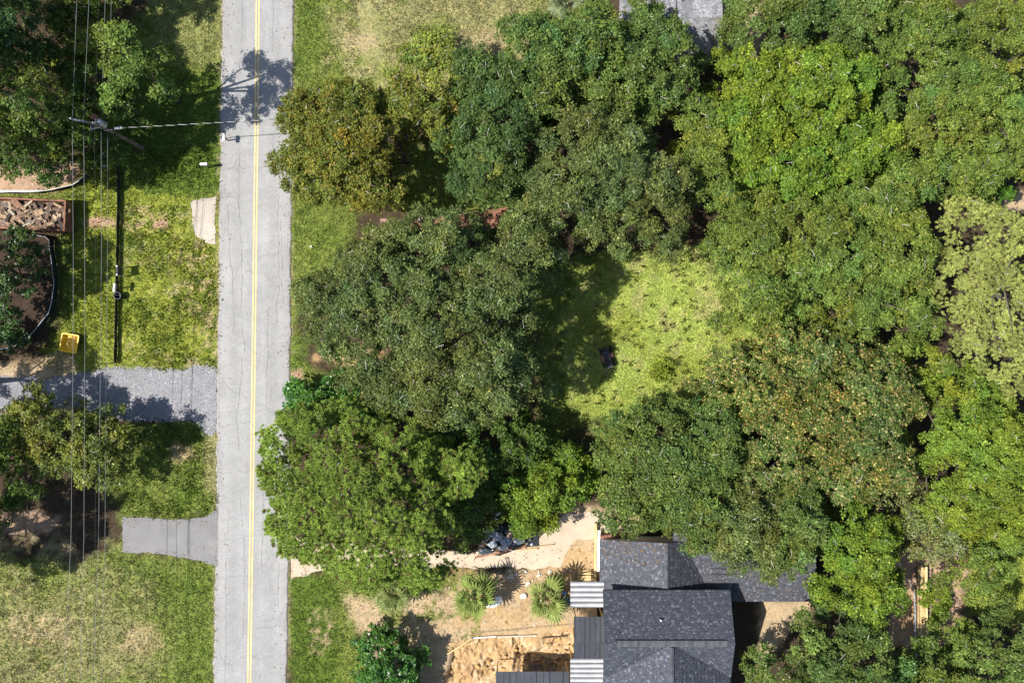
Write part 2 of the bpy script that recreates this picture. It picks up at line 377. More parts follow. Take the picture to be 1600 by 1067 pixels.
gc, gg = ground_color(gpx, gpy); gc = np.concatenate([gc, gg[..., None]], -1)
sdc = covered(gpx, gpy)
gz = (fbm(gx * .8, gy * .8, 4) - .5) * .09 + (fbm(gx * 3, gy * 3, 3) - .5) * .05
gz = np.where(np.maximum(abs(gx) - 46, abs(gy) - 32) > 0, 0, gz)
gz = (gz - .035) * sstep(0, -12, sdc) - .06 * sstep(-1.0, 4.0, sdc)
PP = np.stack([gpx, gpy], -1); pit = poly_sd(PP, PIT)
gz = gz - .85 * sstep(4, 12, pit) - .35 * sstep(0, 9, pit + (fbm(gx * 1.5, gy * 1.5) - .5) * 8) + np.where(pit > 0, (fbm(gx * 2.2 + 5, gy * 2.2, 5) - .5) * .5, 0)
gcol = gc
nxg, nyg = len(xs), len(ys)
idx = np.arange(nxg * nyg).reshape(nyg, nxg)
F = np.stack([idx[:-1, :-1], idx[:-1, 1:], idx[1:, 1:], idx[1:, :-1]], -1).reshape(-1, 4)
o = mesh_np('ground', np.stack([gx, gy, gz], -1).reshape(-1, 3), F, M['ground'], col=gcol.reshape(-1, 4), smooth=True)
props(o, kind='structure')

def sheet(name, poly_px, z, mat, wob=0.0, step=.35, seed=0):
    """flat sheet with a ragged, slightly turned-down rim"""
    R = random.Random(seed); pts = [W(*p)[:2] for p in poly_px]; out = []
    for i in range(len(pts)):
        a, b = pts[i], pts[(i + 1) % len(pts)]; L = np.hypot(*(b - a)); n = max(1, int(L / step))
        nrm = np.array([-(b - a)[1], (b - a)[0]]) / (L + 1e-9)
        for k in range(n): out.append(a + (b - a) * k / n + nrm * R.gauss(0, wob) + nrm * wob * 1.2 * math.sin(k * .7 + i))
    m = MB(); n = len(out)
    m.add([(p[0], p[1], z) for p in out] + [(p[0], p[1], z - .07) for p in out], [tuple(range(n))] + [(i, n + i, n + (i + 1) % n, (i + 1) % n) for i in range(n)])
    o = m.build(name, mat); me = o.data
    if me.polygons[0].normal.z < 0: me.flip_normals()
    return props(o, kind='structure')
# carriageway: one strip of quads with a worn edge
yy = np.concatenate([-np.geomspace(700, 34, 12), np.arange(-33, 33.01, .22), np.geomspace(34, 700, 12)])[::-1]
py_ = 533.5 - yy / .05
wl = (fbm(yy * 1.6, yy * 0 + 3, 4) - .5) * .26; wr = (fbm(yy * 1.6, yy * 0 + 9, 4) - .5) * .26
xl = (edge(RL, py_) - 800) * .05 + wl; xr = (edge(RR, py_) - 800) * .05 + wr
ts = np.array([-.0, .0, .06, .25, .5, .75, .94, 1.0, 1.0]); zs = np.array([-.06, .004, .012, .03, .045, .03, .012, .004, -.06])
V = np.stack([np.stack([xl * (1 - t) + xr * t, yy, np.full_like(yy, z)], -1) for t, z in zip(ts, zs)], 1).reshape(-1, 3)
ts0, zs0 = ts, zs; ts = np.concatenate([[0], np.linspace(0, 1, 41), [1]]); zs = np.concatenate([[-.06], np.interp(np.linspace(0, 1, 41), ts0[1:-1], zs0[1:-1]), [-.06]])
V = np.stack([np.stack([xl * (1 - t) + xr * t, yy, np.full_like(yy, z)], -1) for t, z in zip(ts, zs)], 1).reshape(-1, 3)
wheel = sum(np.exp(-((ts - c) / .045) ** 2) for c in (.12, .36, .63, .87)); drip = np.exp(-((ts - .24) / .05) ** 2) + np.exp(-((ts - .75) / .05) ** 2)
wn = fbm(yy * .25, yy * 0 + 4, 4)[:, None]; wn2 = fbm(yy[:, None] * 1.2 + 3, ts[None] * 9, 4)
tone_r = 1 + wheel[None] * (.05 + .05 * (wn - .5)) - drip[None] * (.05 + .1 * (wn2 - .5)) + (wn2 - .5) * .16 - .1 * (np.abs(ts - .5) > .47)[None] * (wn2 > .5)
tint_r = np.stack([tone_r * (1 + .02 * (np.abs(ts - .5) > .44)[None]), tone_r, tone_r], -1).reshape(-1, 3)
k = len(ts); ii = np.arange(len(yy) * k).reshape(-1, k)
props(mesh_np('road', V, np.stack([ii[:-1, :-1], ii[1:, :-1], ii[1:, 1:], ii[:-1, 1:]], -1).reshape(-1, 4), M['asphalt'], col=tint_r, smooth=True), kind='structure')
def road_xy(t, py):      # t across the carriageway
    return ((edge(RL, py) * (1 - t) + edge(RR, py) * t) - 800) * .05, (533.5 - py) * .05
def road_z(t): return float(np.interp(t, ts0[1:-1], zs0[1:-1]))
CL = [(-14000, 535), (0, 403), (200, 401), (533, 397), (800, 393.5), (1067, 389.5), (15000, 240)]
for off in (-.105, .105):
    cx = (edge(CL, py_) - 800) * .05 + off; hw = .056 + .012 * (fbm(yy * 2, yy * 0 + off * 40) - .5)
    V = np.stack([np.stack([cx - hw, yy, np.full_like(yy, .0505)], -1), np.stack([cx + hw, yy, np.full_like(yy, .0505)], -1)], 1).reshape(-1, 3)
    ii = np.arange(len(yy) * 2).reshape(-1, 2)
    props(mesh_np('centre_line', V, np.stack([ii[:-1, 0], ii[1:, 0], ii[1:, 1], ii[:-1, 1]], -1), M['line']), kind='structure')
# cracks in the carriageway: thin sunken-tar ribbons
cb = MB()
def crack(pts, w0):
    V = []; F = []
    for i, (x, y, z) in enumerate(pts):
        a = np.array(pts[min(i + 1, len(pts) - 1)]) - np.array(pts[max(i - 1, 0)]); L = np.hypot(a[0], a[1]) + 1e-9
        nx, ny = -a[1] / L, a[0] / L; ww = w0 * random.uniform(.35, 1.0)
        V += [(x + nx * ww, y + ny * ww, z), (x - nx * ww, y - ny * ww, z)]
    F = [(2 * i, 2 * i + 1, 2 * i + 3, 2 * i + 2) for i in range(len(pts) - 1)]
    cb.add(V, F)
def crack_walk(t0, p0, dt, dp, n, w0, jt=.012, jp=3):
    pts = []; t, p = t0, p0
    for i in range(n):
        if not .01 < t < .99: break
        x, y = road_xy(t, p); pts.append((x, y, road_z(t) + .0035)); t += dt + random.gauss(0, jt); p += dp + random.gauss(0, jp)
    if len(pts) > 2: crack(pts, w0)
for t0, a, b in ((.3, -60, 120), (.28, 240, 560), (.33, 560, 720), (.32, 770, 1000), (.14, 870, 1120), (.72, -40, 90), (.82, 300, 520), (.85, 350, 470), (.7, 480, 640), (.65, 760, 900), (.86, 880, 960), (.12, 330, 520)):
    crack_walk(t0, a, 0, 6, int((b - a) / 6), .021, .008, 1)
for p in (40, 268, 300, 395, 440, 523, 600, 640, 662, 690, 747, 842, 900, 925, 965, 985, 1020, 1040):
    if random.random() < .5: crack_walk(.02, p, .035, 0, random.randint(7, 24), .018)
    else: crack_walk(.97, p, -.035, 0, random.randint(7, 24), .018)
for i in range(80):
    crack_walk(random.random(), random.uniform(-20, 1090), random.uniform(-.03, .03), random.choice((-4, 4, 0)), random.randint(4, 14), .012)
props(cb.build('road_cracks', M['crack']), kind='structure')
sheet('gravel_driveway', GRAVEL, .0, M['gravel'], .09, .3, 1)
sheet('paved_driveway', PAVED, .008, M['paved'], .03, .4, 2)
sheet('concrete_apron', APRON, .012, M['apron'], .05, .3, 3)
sheet('concrete_driveway', DRIVE, .004, M['concrete'], .06, .4, 4)

# loose gravel
def scatter_poly(poly, n):
    P = np.array(poly, float); lo, hi = P.min(0), P.max(0); q = rng.uniform(lo, hi, (n, 2)); return q[poly_sd(q, poly) > -3]
q = scatter_poly([(max(p[0], -40), p[1]) for p in GRAVEL], 17000); n = len(q)
octv = np.array([(1, 0, 0), (-1, 0, 0), (0, 1, 0), (0, -1, 0), (0, 0, 1), (0, 0, -1)], float); octf = np.array([(0, 2, 4), (2, 1, 4), (1, 3, 4), (3, 0, 4)])
rot = rng.uniform(0, 6.28, n); sz = rng.uniform(.02, .055, n)
ov = octv[None] * sz[:, None, None] * rng.uniform(.6, 1.2, (n, 6, 1))
cxs = np.stack([ov[..., 0] * np.cos(rot)[:, None] - ov[..., 1] * np.sin(rot)[:, None], ov[..., 0] * np.sin(rot)[:, None] + ov[..., 1] * np.cos(rot)[:, None], ov[..., 2] * .7], -1)
base = np.stack([(q[:, 0] - 800) * .05, (533.5 - q[:, 1]) * .05, np.full(n, .004)], -1)
g = rng.uniform(.13, .4, n); g = np.where(rng.random(n) < .03, .6, g)
gcc = np.stack([g, g, g * 1.06], -1)
o = mesh_np('gravel', (cxs + base[:, None]).reshape(-1, 3), (octf[None] + 6 * np.arange(n)[:, None, None]).reshape(-1, 3), M['gravel_stone'], col=np.repeat(gcc, 6, 0))
props(o, 'loose grey gravel strewn over the drive west of the road', 'gravel', kind='stuff')

# ------------------------------------------------------------------ the dug sand beside the house
sx, sy = np.meshgrid(np.arange(-5.2, 5.3, .07), np.arange(-30, -22.4, .07)); spx = sx / .05 + 800; spy = 533.5 - sy / .05
sp = poly_sd(np.stack([spx, spy], -1), PIT); wob_ = (fbm(sx * 1.3, sy * 1.3, 4) - .5) * 16
dig = sstep(-3, 5, sp + wob_ * .5)
trench = sstep(-6, 6, np.minimum(spy - 1020, spx - 806) + wob_)
ridge = 1 - np.abs(2 * fbm(sx * .9 + 3, sy * .9 + 8, 4) - 1) * 2.2
hgt = .03 - dig * .22 - trench * .45 + dig * ((fbm(sx * 1.1, sy * 1.1 + 4, 5) - .5) * .7 + (fbm(sx * 4 + 2, sy * 4, 4) - .5) * .22 - .28 * np.clip(ridge - .72, 0, 1) * 3)
hgt = hgt - .12 * sstep(2, -10, sp)
mixv = fbm(sx * .8 + 30, sy * .8, 4)[..., None]; sc_ = np.array((.47, .325, .165)) * (1 - mixv) + np.array((.38, .235, .115)) * mixv
sc_ = sc_ * (1 - .5 * np.clip(ridge - .78, 0, 1)[..., None] * 3); pale = sstep(.1, -.02, -(fbm(sx * 1.7, sy * 1.7 + 60, 4) - .62))[..., None]; sc_ = sc_ * (1 - pale * .5) + np.array((.58, .44, .28)) * pale * .5
sc_ = sc_ * (1 - sstep(3, -8, sp)[..., None]) + np.array((.4, .3, .185)) * sstep(3, -8, sp)[..., None]
ix = np.arange(sx.size).reshape(sx.shape); keepf = (np.maximum.reduce([sp[:-1, :-1], sp[1:, 1:]]) > -7)
Fq = np.stack([ix[:-1, :-1], ix[:-1, 1:], ix[1:, 1:], ix[1:, :-1]], -1)[keepf]
props(mesh_np('sand_pit', np.stack([sx, sy, hgt], -1).reshape(-1, 3), Fq, M['ground_sand'], col=sc_.reshape(-1, 3)), kind='structure')

# ------------------------------------------------------------------ grass
def unit(v): return v / (np.linalg.norm(v, axis=-1, keepdims=True) + 1e-9)
def blades(px, py, h, nb, wd, col, spread=.07, lean=.6, tri=False):
    """tufts of pointed blades at photo points"""
    n = len(px); B = np.stack([(px - 800) * .05, (533.5 - py) * .05, np.zeros(n) - .02], -1)
    B = np.repeat(B, nb, 0); hh = np.repeat(h, nb) * rng.uniform(.6, 1.2, n * nb); cc = np.repeat(col, nb, 0) * rng.uniform(.75, 1.3, (n * nb, 1))
    B[:, :2] += rng.normal(0, spread, (n * nb, 2)); a = rng.uniform(0, 6.28, n * nb)
    d = np.stack([np.cos(a), np.sin(a)], -1); ww = wd * rng.uniform(.6, 1.3, n * nb)
    lx = d * (hh * lean * rng.uniform(.3, 1.3, n * nb))[:, None]; s = np.stack([-d[:, 1], d[:, 0]], -1) * ww[:, None]
    mid = B.copy(); mid[:, :2] += lx * .45; mid[:, 2] += hh * .75; tip = B.copy(); tip[:, :2] += lx; tip[:, 2] += hh
    v0 = B.copy(); v0[:, :2] += s * .6; v1 = B.copy(); v1[:, :2] -= s * .6; m0 = mid.copy(); m0[:, :2] -= s; m1 = mid.copy(); m1[:, :2] += s
    if tri: return np.stack([v0 + (v0 - v1), v1, tip], 1).reshape(-1, 3), np.arange(n * nb * 3).reshape(-1, 3), np.repeat(cc, 3, 0)
    V = np.stack([v0, v1, m0, tip, m1], 1); F = np.arange(n * nb * 5).reshape(-1, 5)
    return V.reshape(-1, 3), F, np.repeat(cc, 5, 0)
def grass_field(name, label, n, h, nb, wd, region=None, tint=1.0, **kw):
    px = rng.uniform(-60, 1660, n); py = rng.uniform(-50, 1117, n)
    c, g = ground_color(px, py); keep = (rng.random(n) < g) & (covered(px, py) < 2.0)
    if region is not None: keep &= region(px, py)
    px, py, c = px[keep], py[keep], c[keep] * tint
    V, F, cc = blades(px, py, np.full(len(px), h) * rng.uniform(.6, 1.4, len(px)), nb, wd, c, **kw)
    o = mesh_np(name, V, F, M['blade'], col=np.clip(cc, .005, .8)); props(o, label, 'grass', kind='stuff')
inside_open = lambda px, py: (px < 560) | ((px > 600) & (py < 330) & (px < 900)) | ((px > 820) & (px < 1200) & (py > 380) & (py < 720)) | ((py > 860) & (px < 760)) | (px > 1500)
grass_field('lawn_grass', 'short mown grass on the verges and lawns beside the road', 230000, .1, 3, .035, inside_open, 1.15, tri=True, spread=.1, lean=.9)
wl_ = lambda px, py: (((px < 335) & (py > 860)) | ((px > 455) & (px < 860) & (py < 200)) | ((px > 455) & (px < 700) & (py > 885)) | ((px > 200) & (px < 340) & (py > 650) & (py < 810))) & (fbm(px * .035 + 11, py * .035 + 4, 4) + .25 * fbm(px * .2, py * .2, 2) > .69)
grass_field('lawn_weeds', 'low dark green weed clumps dotted over the tan lawns', 60000, .09, 4, .045, wl_, .68, spread=.07, lean=1.1, tri=True)
wd_ = lambda px, py: ((px > 60) & (px < 345) & (py > 230) & (py < 590) & (fbm(px * .02, py * .02) > .45)) | ((px > 190) & (px < 345) & (py > 650) & (py < 810) & (fbm(px * .02, py * .02) > .52))
grass_field('roadside_weeds', 'coarse yellow green weeds on the verge west of the road', 110000, .17, 4, .04, wd_, 1.25, spread=.1)
wc_ = lambda px, py: poly_sd(np.stack([px, py], -1), CLEAR) > -10
grass_field('clearing_weeds', 'tall lime green weeds in the sunlit clearing among the trees', 190000, .1, 4, .032, wc_, 1.15, spread=.14, lean=1.2, tri=True)

grass_field('weed_stalks', 'leafy weed stalks standing above the clearing, throwing small shadows', 7000, .42, 6, .045, wc_, .85, spread=.06, lean=.45)
# ------------------------------------------------------------------ trees
def jit(v, a): return v * (1 + rng.uniform(-a, a))
def leaf_quads(C, Nn, L, Wd):
    n = len(C); r = rng.normal(size=(n, 3)); t = unit(np.cross(Nn, r)); b = np.cross(Nn, t)
    sc = rng.lognormal(0, .22, n); L = (L * sc)[:, None]; Wd = (Wd * sc * rng.uniform(.75, 1.25, n))[:, None]
    v0 = C + t * L * .55; v1 = C - t * L * .4 + b * Wd * .5; v2 = C - t * L * .4 - b * Wd * .5
    return np.stack([v0, v1, v2], 1).reshape(-1, 3), np.arange(n * 3).reshape(-1, 3)
def needle_tris(C, D, k, ln, wd, spread):
    n = len(C); D = np.repeat(D, k, 0); Cc = np.repeat(C, k, 0)
    d = unit(D * (1 - spread) + rng.normal(size=(n * k, 3)) * spread * .8); s = unit(np.cross(d, rng.normal(size=(n * k, 3)) * .35 + np.array([0, 0, 1.0]))) * (wd * rng.uniform(.7, 1.2, n * k))[:, None]
    tip = Cc + d * (ln * rng.uniform(.7, 1.2, n * k))[:, None]; st = Cc + d * ln * .12
    return np.stack([st - s * .5, st + s * .5, tip], 1).reshape(-1, 3), np.arange(n * k * 3).reshape(-1, 3)
STY = {
 # cols: list of (albedo, weight); L,W leaf clump size; dens leaves per square metre; s bough spacing
 'oak':      dict(mul=(1.3, 1.42, 1.08), cols=[((.072, .098, .034), 5), ((.095, .118, .045), 3), ((.05, .078, .026), 3), ((.17, .175, .1), .5)], L=.17, W=.1, dens=330, s=1.25, gap=.1, jz=.5),
 'grey_oak': dict(mul=(1.2, 1.34, .92), cols=[((.088, .102, .05), 5), ((.115, .125, .068), 3), ((.05, .07, .03), 3), ((.22, .21, .14), .5)], L=.16, W=.085, dens=330, s=1.2, gap=.12, jz=.55),
 'dark_oak': dict(mul=(1.3, 1.42, 1.08), cols=[((.055, .082, .035), 5), ((.07, .1, .042), 3), ((.035, .058, .025), 3)], L=.17, W=.095, dens=330, s=1.25, gap=.12, jz=.5),
 'bright':   dict(cols=[((.092, .125, .024), 5), ((.122, .155, .03), 3), ((.062, .092, .02), 3), ((.17, .18, .05), .5)], L=.18, W=.11, dens=320, s=1.15, gap=.1, jz=.5),
 'yellow':   dict(cols=[((.115, .14, .03), 5), ((.145, .165, .038), 3), ((.08, .108, .022), 3)], L=.16, W=.09, dens=340, s=1.1, gap=.1, jz=.5),
 'olive':    dict(cols=[((.095, .115, .034), 5), ((.125, .14, .042), 3), ((.06, .082, .025), 3), ((.17, .15, .07), .6)], L=.16, W=.09, dens=330, s=1.2, gap=.1, jz=.45),
 'rusty':    dict(cols=[((.105, .105, .028), 5), ((.15, .13, .04), 3), ((.06, .07, .02), 3), ((.2, .12, .05), .8)], L=.17, W=.1, dens=300, s=1.05, gap=.14, jz=.6),
 'sparse':   dict(cols=[((.13, .13, .035), 5), ((.17, .16, .05), 3), ((.08, .09, .025), 3), ((.22, .14, .07), .6)], L=.18, W=.11, dens=210, s=1.1, gap=.2, jz=.6),
 'tan':      dict(cols=[((.07, .09, .032), 6), ((.09, .11, .04), 3), ((.045, .065, .024), 3), ((.24, .155, .1), 2.3), ((.33, .25, .17), .8)], L=.17, W=.1, dens=330, s=1.0, gap=.09, jz=.45),
 'magnolia': dict(cols=[((.035, .06, .022), 5), ((.05, .08, .028), 3), ((.025, .045, .018), 3)], L=.22, W=.12, dens=200, s=1.0, gap=.1, jz=.5),
 'glossy':   dict(cols=[((.045, .1, .022), 5), ((.065, .125, .028), 3), ((.03, .07, .018), 3)], L=.23, W=.14, dens=190, s=.8, gap=.06, jz=.35),
 'shade':    dict(cols=[((.055, .08, .025), 5), ((.075, .1, .03), 3), ((.04, .06, .02), 3)], L=.18, W=.11, dens=220, s=1.2, gap=.18, jz=.7),
 'pale_olive': dict(cols=[((.115, .115, .036), 5), ((.15, .145, .055), 3), ((.075, .08, .025), 3), ((.26, .24, .17), .5)], L=.17, W=.1, dens=270, s=1.15, gap=.16, jz=.55),
 'dapple': dict(cols=[((.095, .115, .036), 5), ((.125, .14, .045), 3), ((.06, .082, .025), 3)], L=.17, W=.1, dens=230, s=1.15, gap=.16, jz=.5),
 'dead':     dict(cols=[((.16, .14, .095), 4), ((.12, .13, .06), 4), ((.08, .09, .045), 3)], L=.15, W=.08, dens=150, s=1.0, gap=.3, jz=.6),
}
def crown_field(lobes_w, zb, h, seed, power=.5):
    """returns a function (x,y)->(insideness, top height)"""
    ph = seed * 13.7
    def f(x, y):
        best = np.full(np.shape(x), -1.0); top = np.zeros(np.shape(x))
        for i, (lx, ly, rx, ry, hh) in enumerate(lobes_w):
            a = np.arctan2(y - ly, x - lx)
            wob = 1 + .13 * np.sin(3 * a + ph + i) + .09 * np.sin(5 * a + 2.1 * ph + i * 2) + .06 * np.sin(9 * a + ph * 3 + i)
            q = 1 - (((x - lx) / rx) ** 2 + ((y - ly) / ry) ** 2) / wob ** 2
            z = zb + (hh - zb) * np.clip(q, 0, 1) ** power
            up = q > best; best = np.where(up, q, best); top = np.maximum(top, np.where(q > 0, z, 0))
        return best, top
    return f
TREES = []
def tree(name, label, lobes, style, h=10.0, zb=3.0, group='trees shading the plots', cat='tree', trunk_r=.22, twigs=.75, vines=0, pine=False, seed=None, leaf='leaf', bark='bark', base=None, tuft=None):
    """lobes: (px, py, rx[, ry[, height factor]]) of the crown as the photo shows it"""
    seed = seed or len(TREES) + 1; st = STY.get(style) if not pine else None
    LW = []
    for l in lobes:
        px, py, rx = l[:3]; ry = l[3] if len(l) > 3 else rx; hh = zb + (h - zb) * (l[4] if len(l) > 4 else 1.0)
        c = W(px, py, zb + (hh - zb) * .62); f = .05 * (1 - (zb + (hh - zb) * .5) / HC)
        LW.append((c[0], c[1], rx * f, ry * f, hh))
    wts = np.array([l[2] * l[3] for l in LW]); bx, by = (np.array([l[:2] for l in LW]) * wts[:, None]).sum(0) / wts.sum()
    if base is not None: bx, by = W(*base)[:2]
    root = thing(name, (bx, by, 0), label, cat, group); TREES.append(root)
    fld = crown_field(LW, zb, h, seed)
    lo = np.array([min(l[0] - l[2] * 1.3 for l in LW), min(l[1] - l[3] * 1.3 for l in LW)]); hi = np.array([max(l[0] + l[2] * 1.3 for l in LW), max(l[1] + l[3] * 1.3 for l in LW)])
    s = st['s'] * .8 if st else .75
    gxs, gys = np.meshgrid(np.arange(lo[0], hi[0], s), np.arange(lo[1], hi[1], s * .87)); gxs = gxs + (np.arange(len(gxs)) % 2)[:, None] * s / 2
    bxy = np.stack([gxs.ravel(), gys.ravel()], -1) + rng.uniform(-.42, .42, (gxs.size, 2)) * s
    q, zt = fld(bxy[:, 0], bxy[:, 1]); gap = st['gap'] * .4 if st else .03
    gapn = fbm(bxy[:, 0] * .45 + seed * 3, bxy[:, 1] * .45 + seed, 3)
    keep = (q > .03) & (rng.random(len(q)) > gap * np.where(gapn < .38, 3.2, .5))
    bxy, q, zt = bxy[keep], q[keep], zt[keep]; nb = len(bxy)
    rb = s * rng.uniform(.55, .95, nb); jz = st['jz'] * .8 if st else .25
    bz = zt - rb * .55 + rng.normal(0, jz, nb) * .7 + (fbm(bxy[:, 0] * .5, bxy[:, 1] * .5 + seed) - .5) * 1.6
    BC = np.stack([bxy[:, 0], bxy[:, 1], np.maximum(bz, zb * .6)], -1)
    # lower layer that closes the flanks
    m2 = rng.random(nb) < .32; B2 = BC[m2].copy(); B2[:, :2] += rng.normal(0, s * .3, (m2.sum(), 2)); B2[:, 2] = zb + (B2[:, 2] - zb) * rng.uniform(.15, .7, m2.sum())
    ALL = np.concatenate([BC, B2]); RB = np.concatenate([rb, rb[m2]]); low = np.concatenate([np.zeros(nb, bool), np.ones(m2.sum(), bool)])
    tone = rng.normal(1, .11, len(ALL)) * (1 + (fbm(ALL[:, 0] * .3 + seed, ALL[:, 1] * .3, 3) - .5) * .5)
    org = np.array([bx, by, 0])
    if not pine:
        area = s * s * .87; nl = int(st['dens'] * area * 2.36)
        per = np.where(low, int(nl * .45), nl); bi = np.repeat(np.arange(len(ALL)), per); n = len(bi)
        # twigs: leaves sit in small sprays on the bough's upper skin
        ns = 14; spr = unit(rng.normal(size=(len(ALL), ns, 3)) + np.array([0, 0, .75])); spr[..., 2] = np.where(spr[..., 2] < -.35, -spr[..., 2], spr[..., 2])
        k = rng.integers(0, ns, n); dirv = spr[bi, k]; rr = rng.uniform(.72, 1.12, (len(ALL), ns))[bi, k]
        C = ALL[bi] + dirv * (RB[bi] * rr)[:, None] * np.array([1, 1, .72]) + rng.normal(0, 1, (n, 3)) * np.array([.15, .15, .08]) * (s / 1.0)
        Nn = unit(dirv * .6 + np.array([-.15, -.02, .45]) + rng.normal(size=(n, 3)) * .6)
        V, F = leaf_quads(C - org, Nn, st['L'] * .88, st['W'] * 1.14)
        cw = np.array([c[1] for c in st['cols']]); ci = rng.choice(len(cw), n, p=cw / cw.sum())
        spt = rng.normal(1, .1, (len(ALL), ns))[bi, k]
        cc = np.array([c[0] for c in st['cols']])[ci] * np.array(st.get('mul', (1.25, 1.42, 1.0))) * np.array((1.12, 1.14, .92)) * (tone[bi] * spt * rng.uniform(.62, 1.42, n))[:, None]
        hue = (rng.normal(0, .07, len(ALL)) + (fbm(ALL[:, 0] * .28 + seed * 5, ALL[:, 1] * .28, 3) - .5) * .34)[bi]; cc[:, 0] *= 1 + hue; cc[:, 2] *= 1 - hue
        o = mesh_np('crown', V, F, M[leaf], root, np.repeat(np.clip(cc, .008, .7), 3, 0))
    else:
        tf = dict(dict(per=30, k=24, ln=.21, wd=.06, spread=.68, cols=[(.2, .285, .045), (.25, .335, .055), (.145, .22, .034)], brown=.07), **(tuft or {}))
        per = np.where(low, tf['per'] // 3, tf['per']); bi = np.repeat(np.arange(len(ALL)), per); n = len(bi)
        d = unit(rng.normal(size=(n, 3)) + np.array([0, 0, .9])); d[:, 2] = np.abs(d[:, 2]) * .9
        C = ALL[bi] + d * (RB[bi] * rng.uniform(.5, 1.25, n))[:, None] * np.array([1, 1, .7])
        D = unit(d * .7 + np.array([0, 0, .5]) + rng.normal(size=(n, 3)) * .25)
        V, F = needle_tris(C - org, D, tf['k'], tf['ln'], tf['wd'], tf['spread'])
        cc = np.array(tf['cols'])[rng.integers(0, 3, n)] * (tone[bi] * rng.uniform(.75, 1.25, n))[:, None]
        cc = np.where((rng.random(n) < tf['brown'])[:, None], np.array((.15, .13, .035)), cc)
        cc = np.repeat(cc, tf['k'], 0) * rng.uniform(.85, 1.15, (n * tf['k'], 1))
        o = mesh_np('crown', V, F, M['needle'], root, np.repeat(np.clip(cc, .008, .7), 3, 0))
    o['kind'] = 'stuff'
    # trunk and limbs
    tb = MB(); lean = rng.normal(0, .15, 2); zf = max(zb * .85, h * .35)
    tb.tube([(0, 0, -.1), (lean[0] * .4, lean[1] * .4, zf * .5), (lean[0], lean[1], zf)], [trunk_r * 1.35, trunk_r, trunk_r * .8], 8)
    if pine: tb.tube([(lean[0], lean[1], zf), (lean[0] * 1.2, lean[1], h * .93)], [trunk_r * .8, trunk_r * .2], 6)
    tb.build('trunk', M['trunk'], root)
    lb = MB(); tw = (.4, .38, .34); order = rng.permutation(nb)[:max(5, nb // (16 if pine else 5))]
    for i in order:
        e = BC[i] - org; zs0 = zf if not pine else min(max(zf, e[2] - rng.uniform(.6, 1.6)), h * .9)
        a = np.array([lean[0], lean[1], zs0]); L = np.linalg.norm(e - a); md = a * .45 + e * .55 + np.array([rng.normal(0, .08), rng.normal(0, .08), .06]) * L + np.array([0, 0, .1 * L if not pine else -.05 * L])
        e2 = e + np.array([0, 0, rb[i] * .3]); lb.tube([a, md, e2], [min(.1, .03 + .014 * L), .02 + .007 * L, .016], 4, caps=False, col=(.085, .072, .058))
    # bare twigs and small limbs that break through the leaves
    for i in rng.permutation(nb)[:int(nb * twigs)]:
        e = BC[i] - org + np.array([0, 0, rb[i] * rng.uniform(.45, .72)]); d = unit(rng.normal(size=3) * np.array([1, 1, .25])); L = rng.uniform(.25, .75)
        p0 = e - d * L * .5; p1 = e + np.array([rng.normal(0, .07), rng.normal(0, .07), .1]); p2 = e + d * L * .5
        lb.tube([p0, p1, p2], [.02, .017, .008], 3, caps=False, col=tw)
        if rng.random() < .5: lb.tube([p1, p1 + unit(d + rng.normal(size=3) * .5) * L * .5], [.014, .006], 3, caps=False, col=tw)
    lb.build('branches', M['limb'], root, kind='stuff')
    if vines:      # bright runners of fresh growth over the boughs
        vi = rng.permutation(nb)[:vines]; CV = []; 
        for i in vi:
            a0 = rng.uniform(0, 6.28)
            for j in range(rng.integers(1, 5)):
                a = a0 + rng.normal(0, .7); d = np.array([math.cos(a), math.sin(a), .12]); L = rng.uniform(.5, 1.2); st0 = BC[i] + np.array([rng.normal(0, .3), rng.normal(0, .3), rb[i] * .95])
                bend = np.array([-d[1], d[0], 0]) * rng.normal(0, .35)
                for t in np.linspace(0, 1, 10): CV.append(st0 + d * L * t + bend * t * t + rng.normal(0, .06, 3))
        CV = np.array(CV); V, F = leaf_quads(CV - org, unit(rng.normal(size=CV.shape) * .5 + np.array([0, 0, 1])), .14, .085)
        cv = np.array((.2, .265, .04)) * rng.uniform(.75, 1.15, (len(CV), 1))
        o = mesh_np('vine', V, F, M[leaf], root, np.repeat(cv, 3, 0)); o['kind'] = 'stuff'
    return root

G1 = 'trees west of the road'; G2 = 'live oaks of the wood east of the road'; G3 = 'broadleaf trees of the eastern wood'; G4 = 'pines'; G5 = 'shrubs'; G6 = 'trees round the houses'
# --- west of the road
tree('broadleaf_tree', 'dark leafy tree in the top left corner', [(18, 40, 58, 62), (-40, 10, 60)], 'dark_oak', 11, 3, G1, seed=3)
tree('broadleaf_tree', 'tall dark tree with a brighter top beside the utility pole, at the left edge', [(42, 160, 62, 60), (80, 195, 34, 32, .8), (0, 140, 40)], 'dapple', 13.5, 3, G1, seed=4)
tree('broadleaf_tree', 'dark tree above the pink bare soil and the white pipe', [(25, 226, 62, 42), (85, 232, 34, 26, .6), (-50, 210, 60)], 'shade', 11.5, 2, G1, seed=5)
tree('broadleaf_tree', 'big dark tree reaching in from outside the left edge, shading the litter', [(-75, 95, 80, 70), (-20, 75, 44, 40)], 'dark_oak', 14, 4, G1, seed=16)
tree('broadleaf_tree', 'dark understorey tree under the wires in the upper left', [(110, 30, 40, 34), (85, 95, 34, 30)], 'shade', 7, 2, G1, seed=17, twigs=1.0)
tree('broadleaf_tree', 'dark tree just south of the pole, under the wires', [(115, 195, 44, 46), (150, 215, 30, 34)], 'shade', 6.5, 1.5, G1, seed=18)
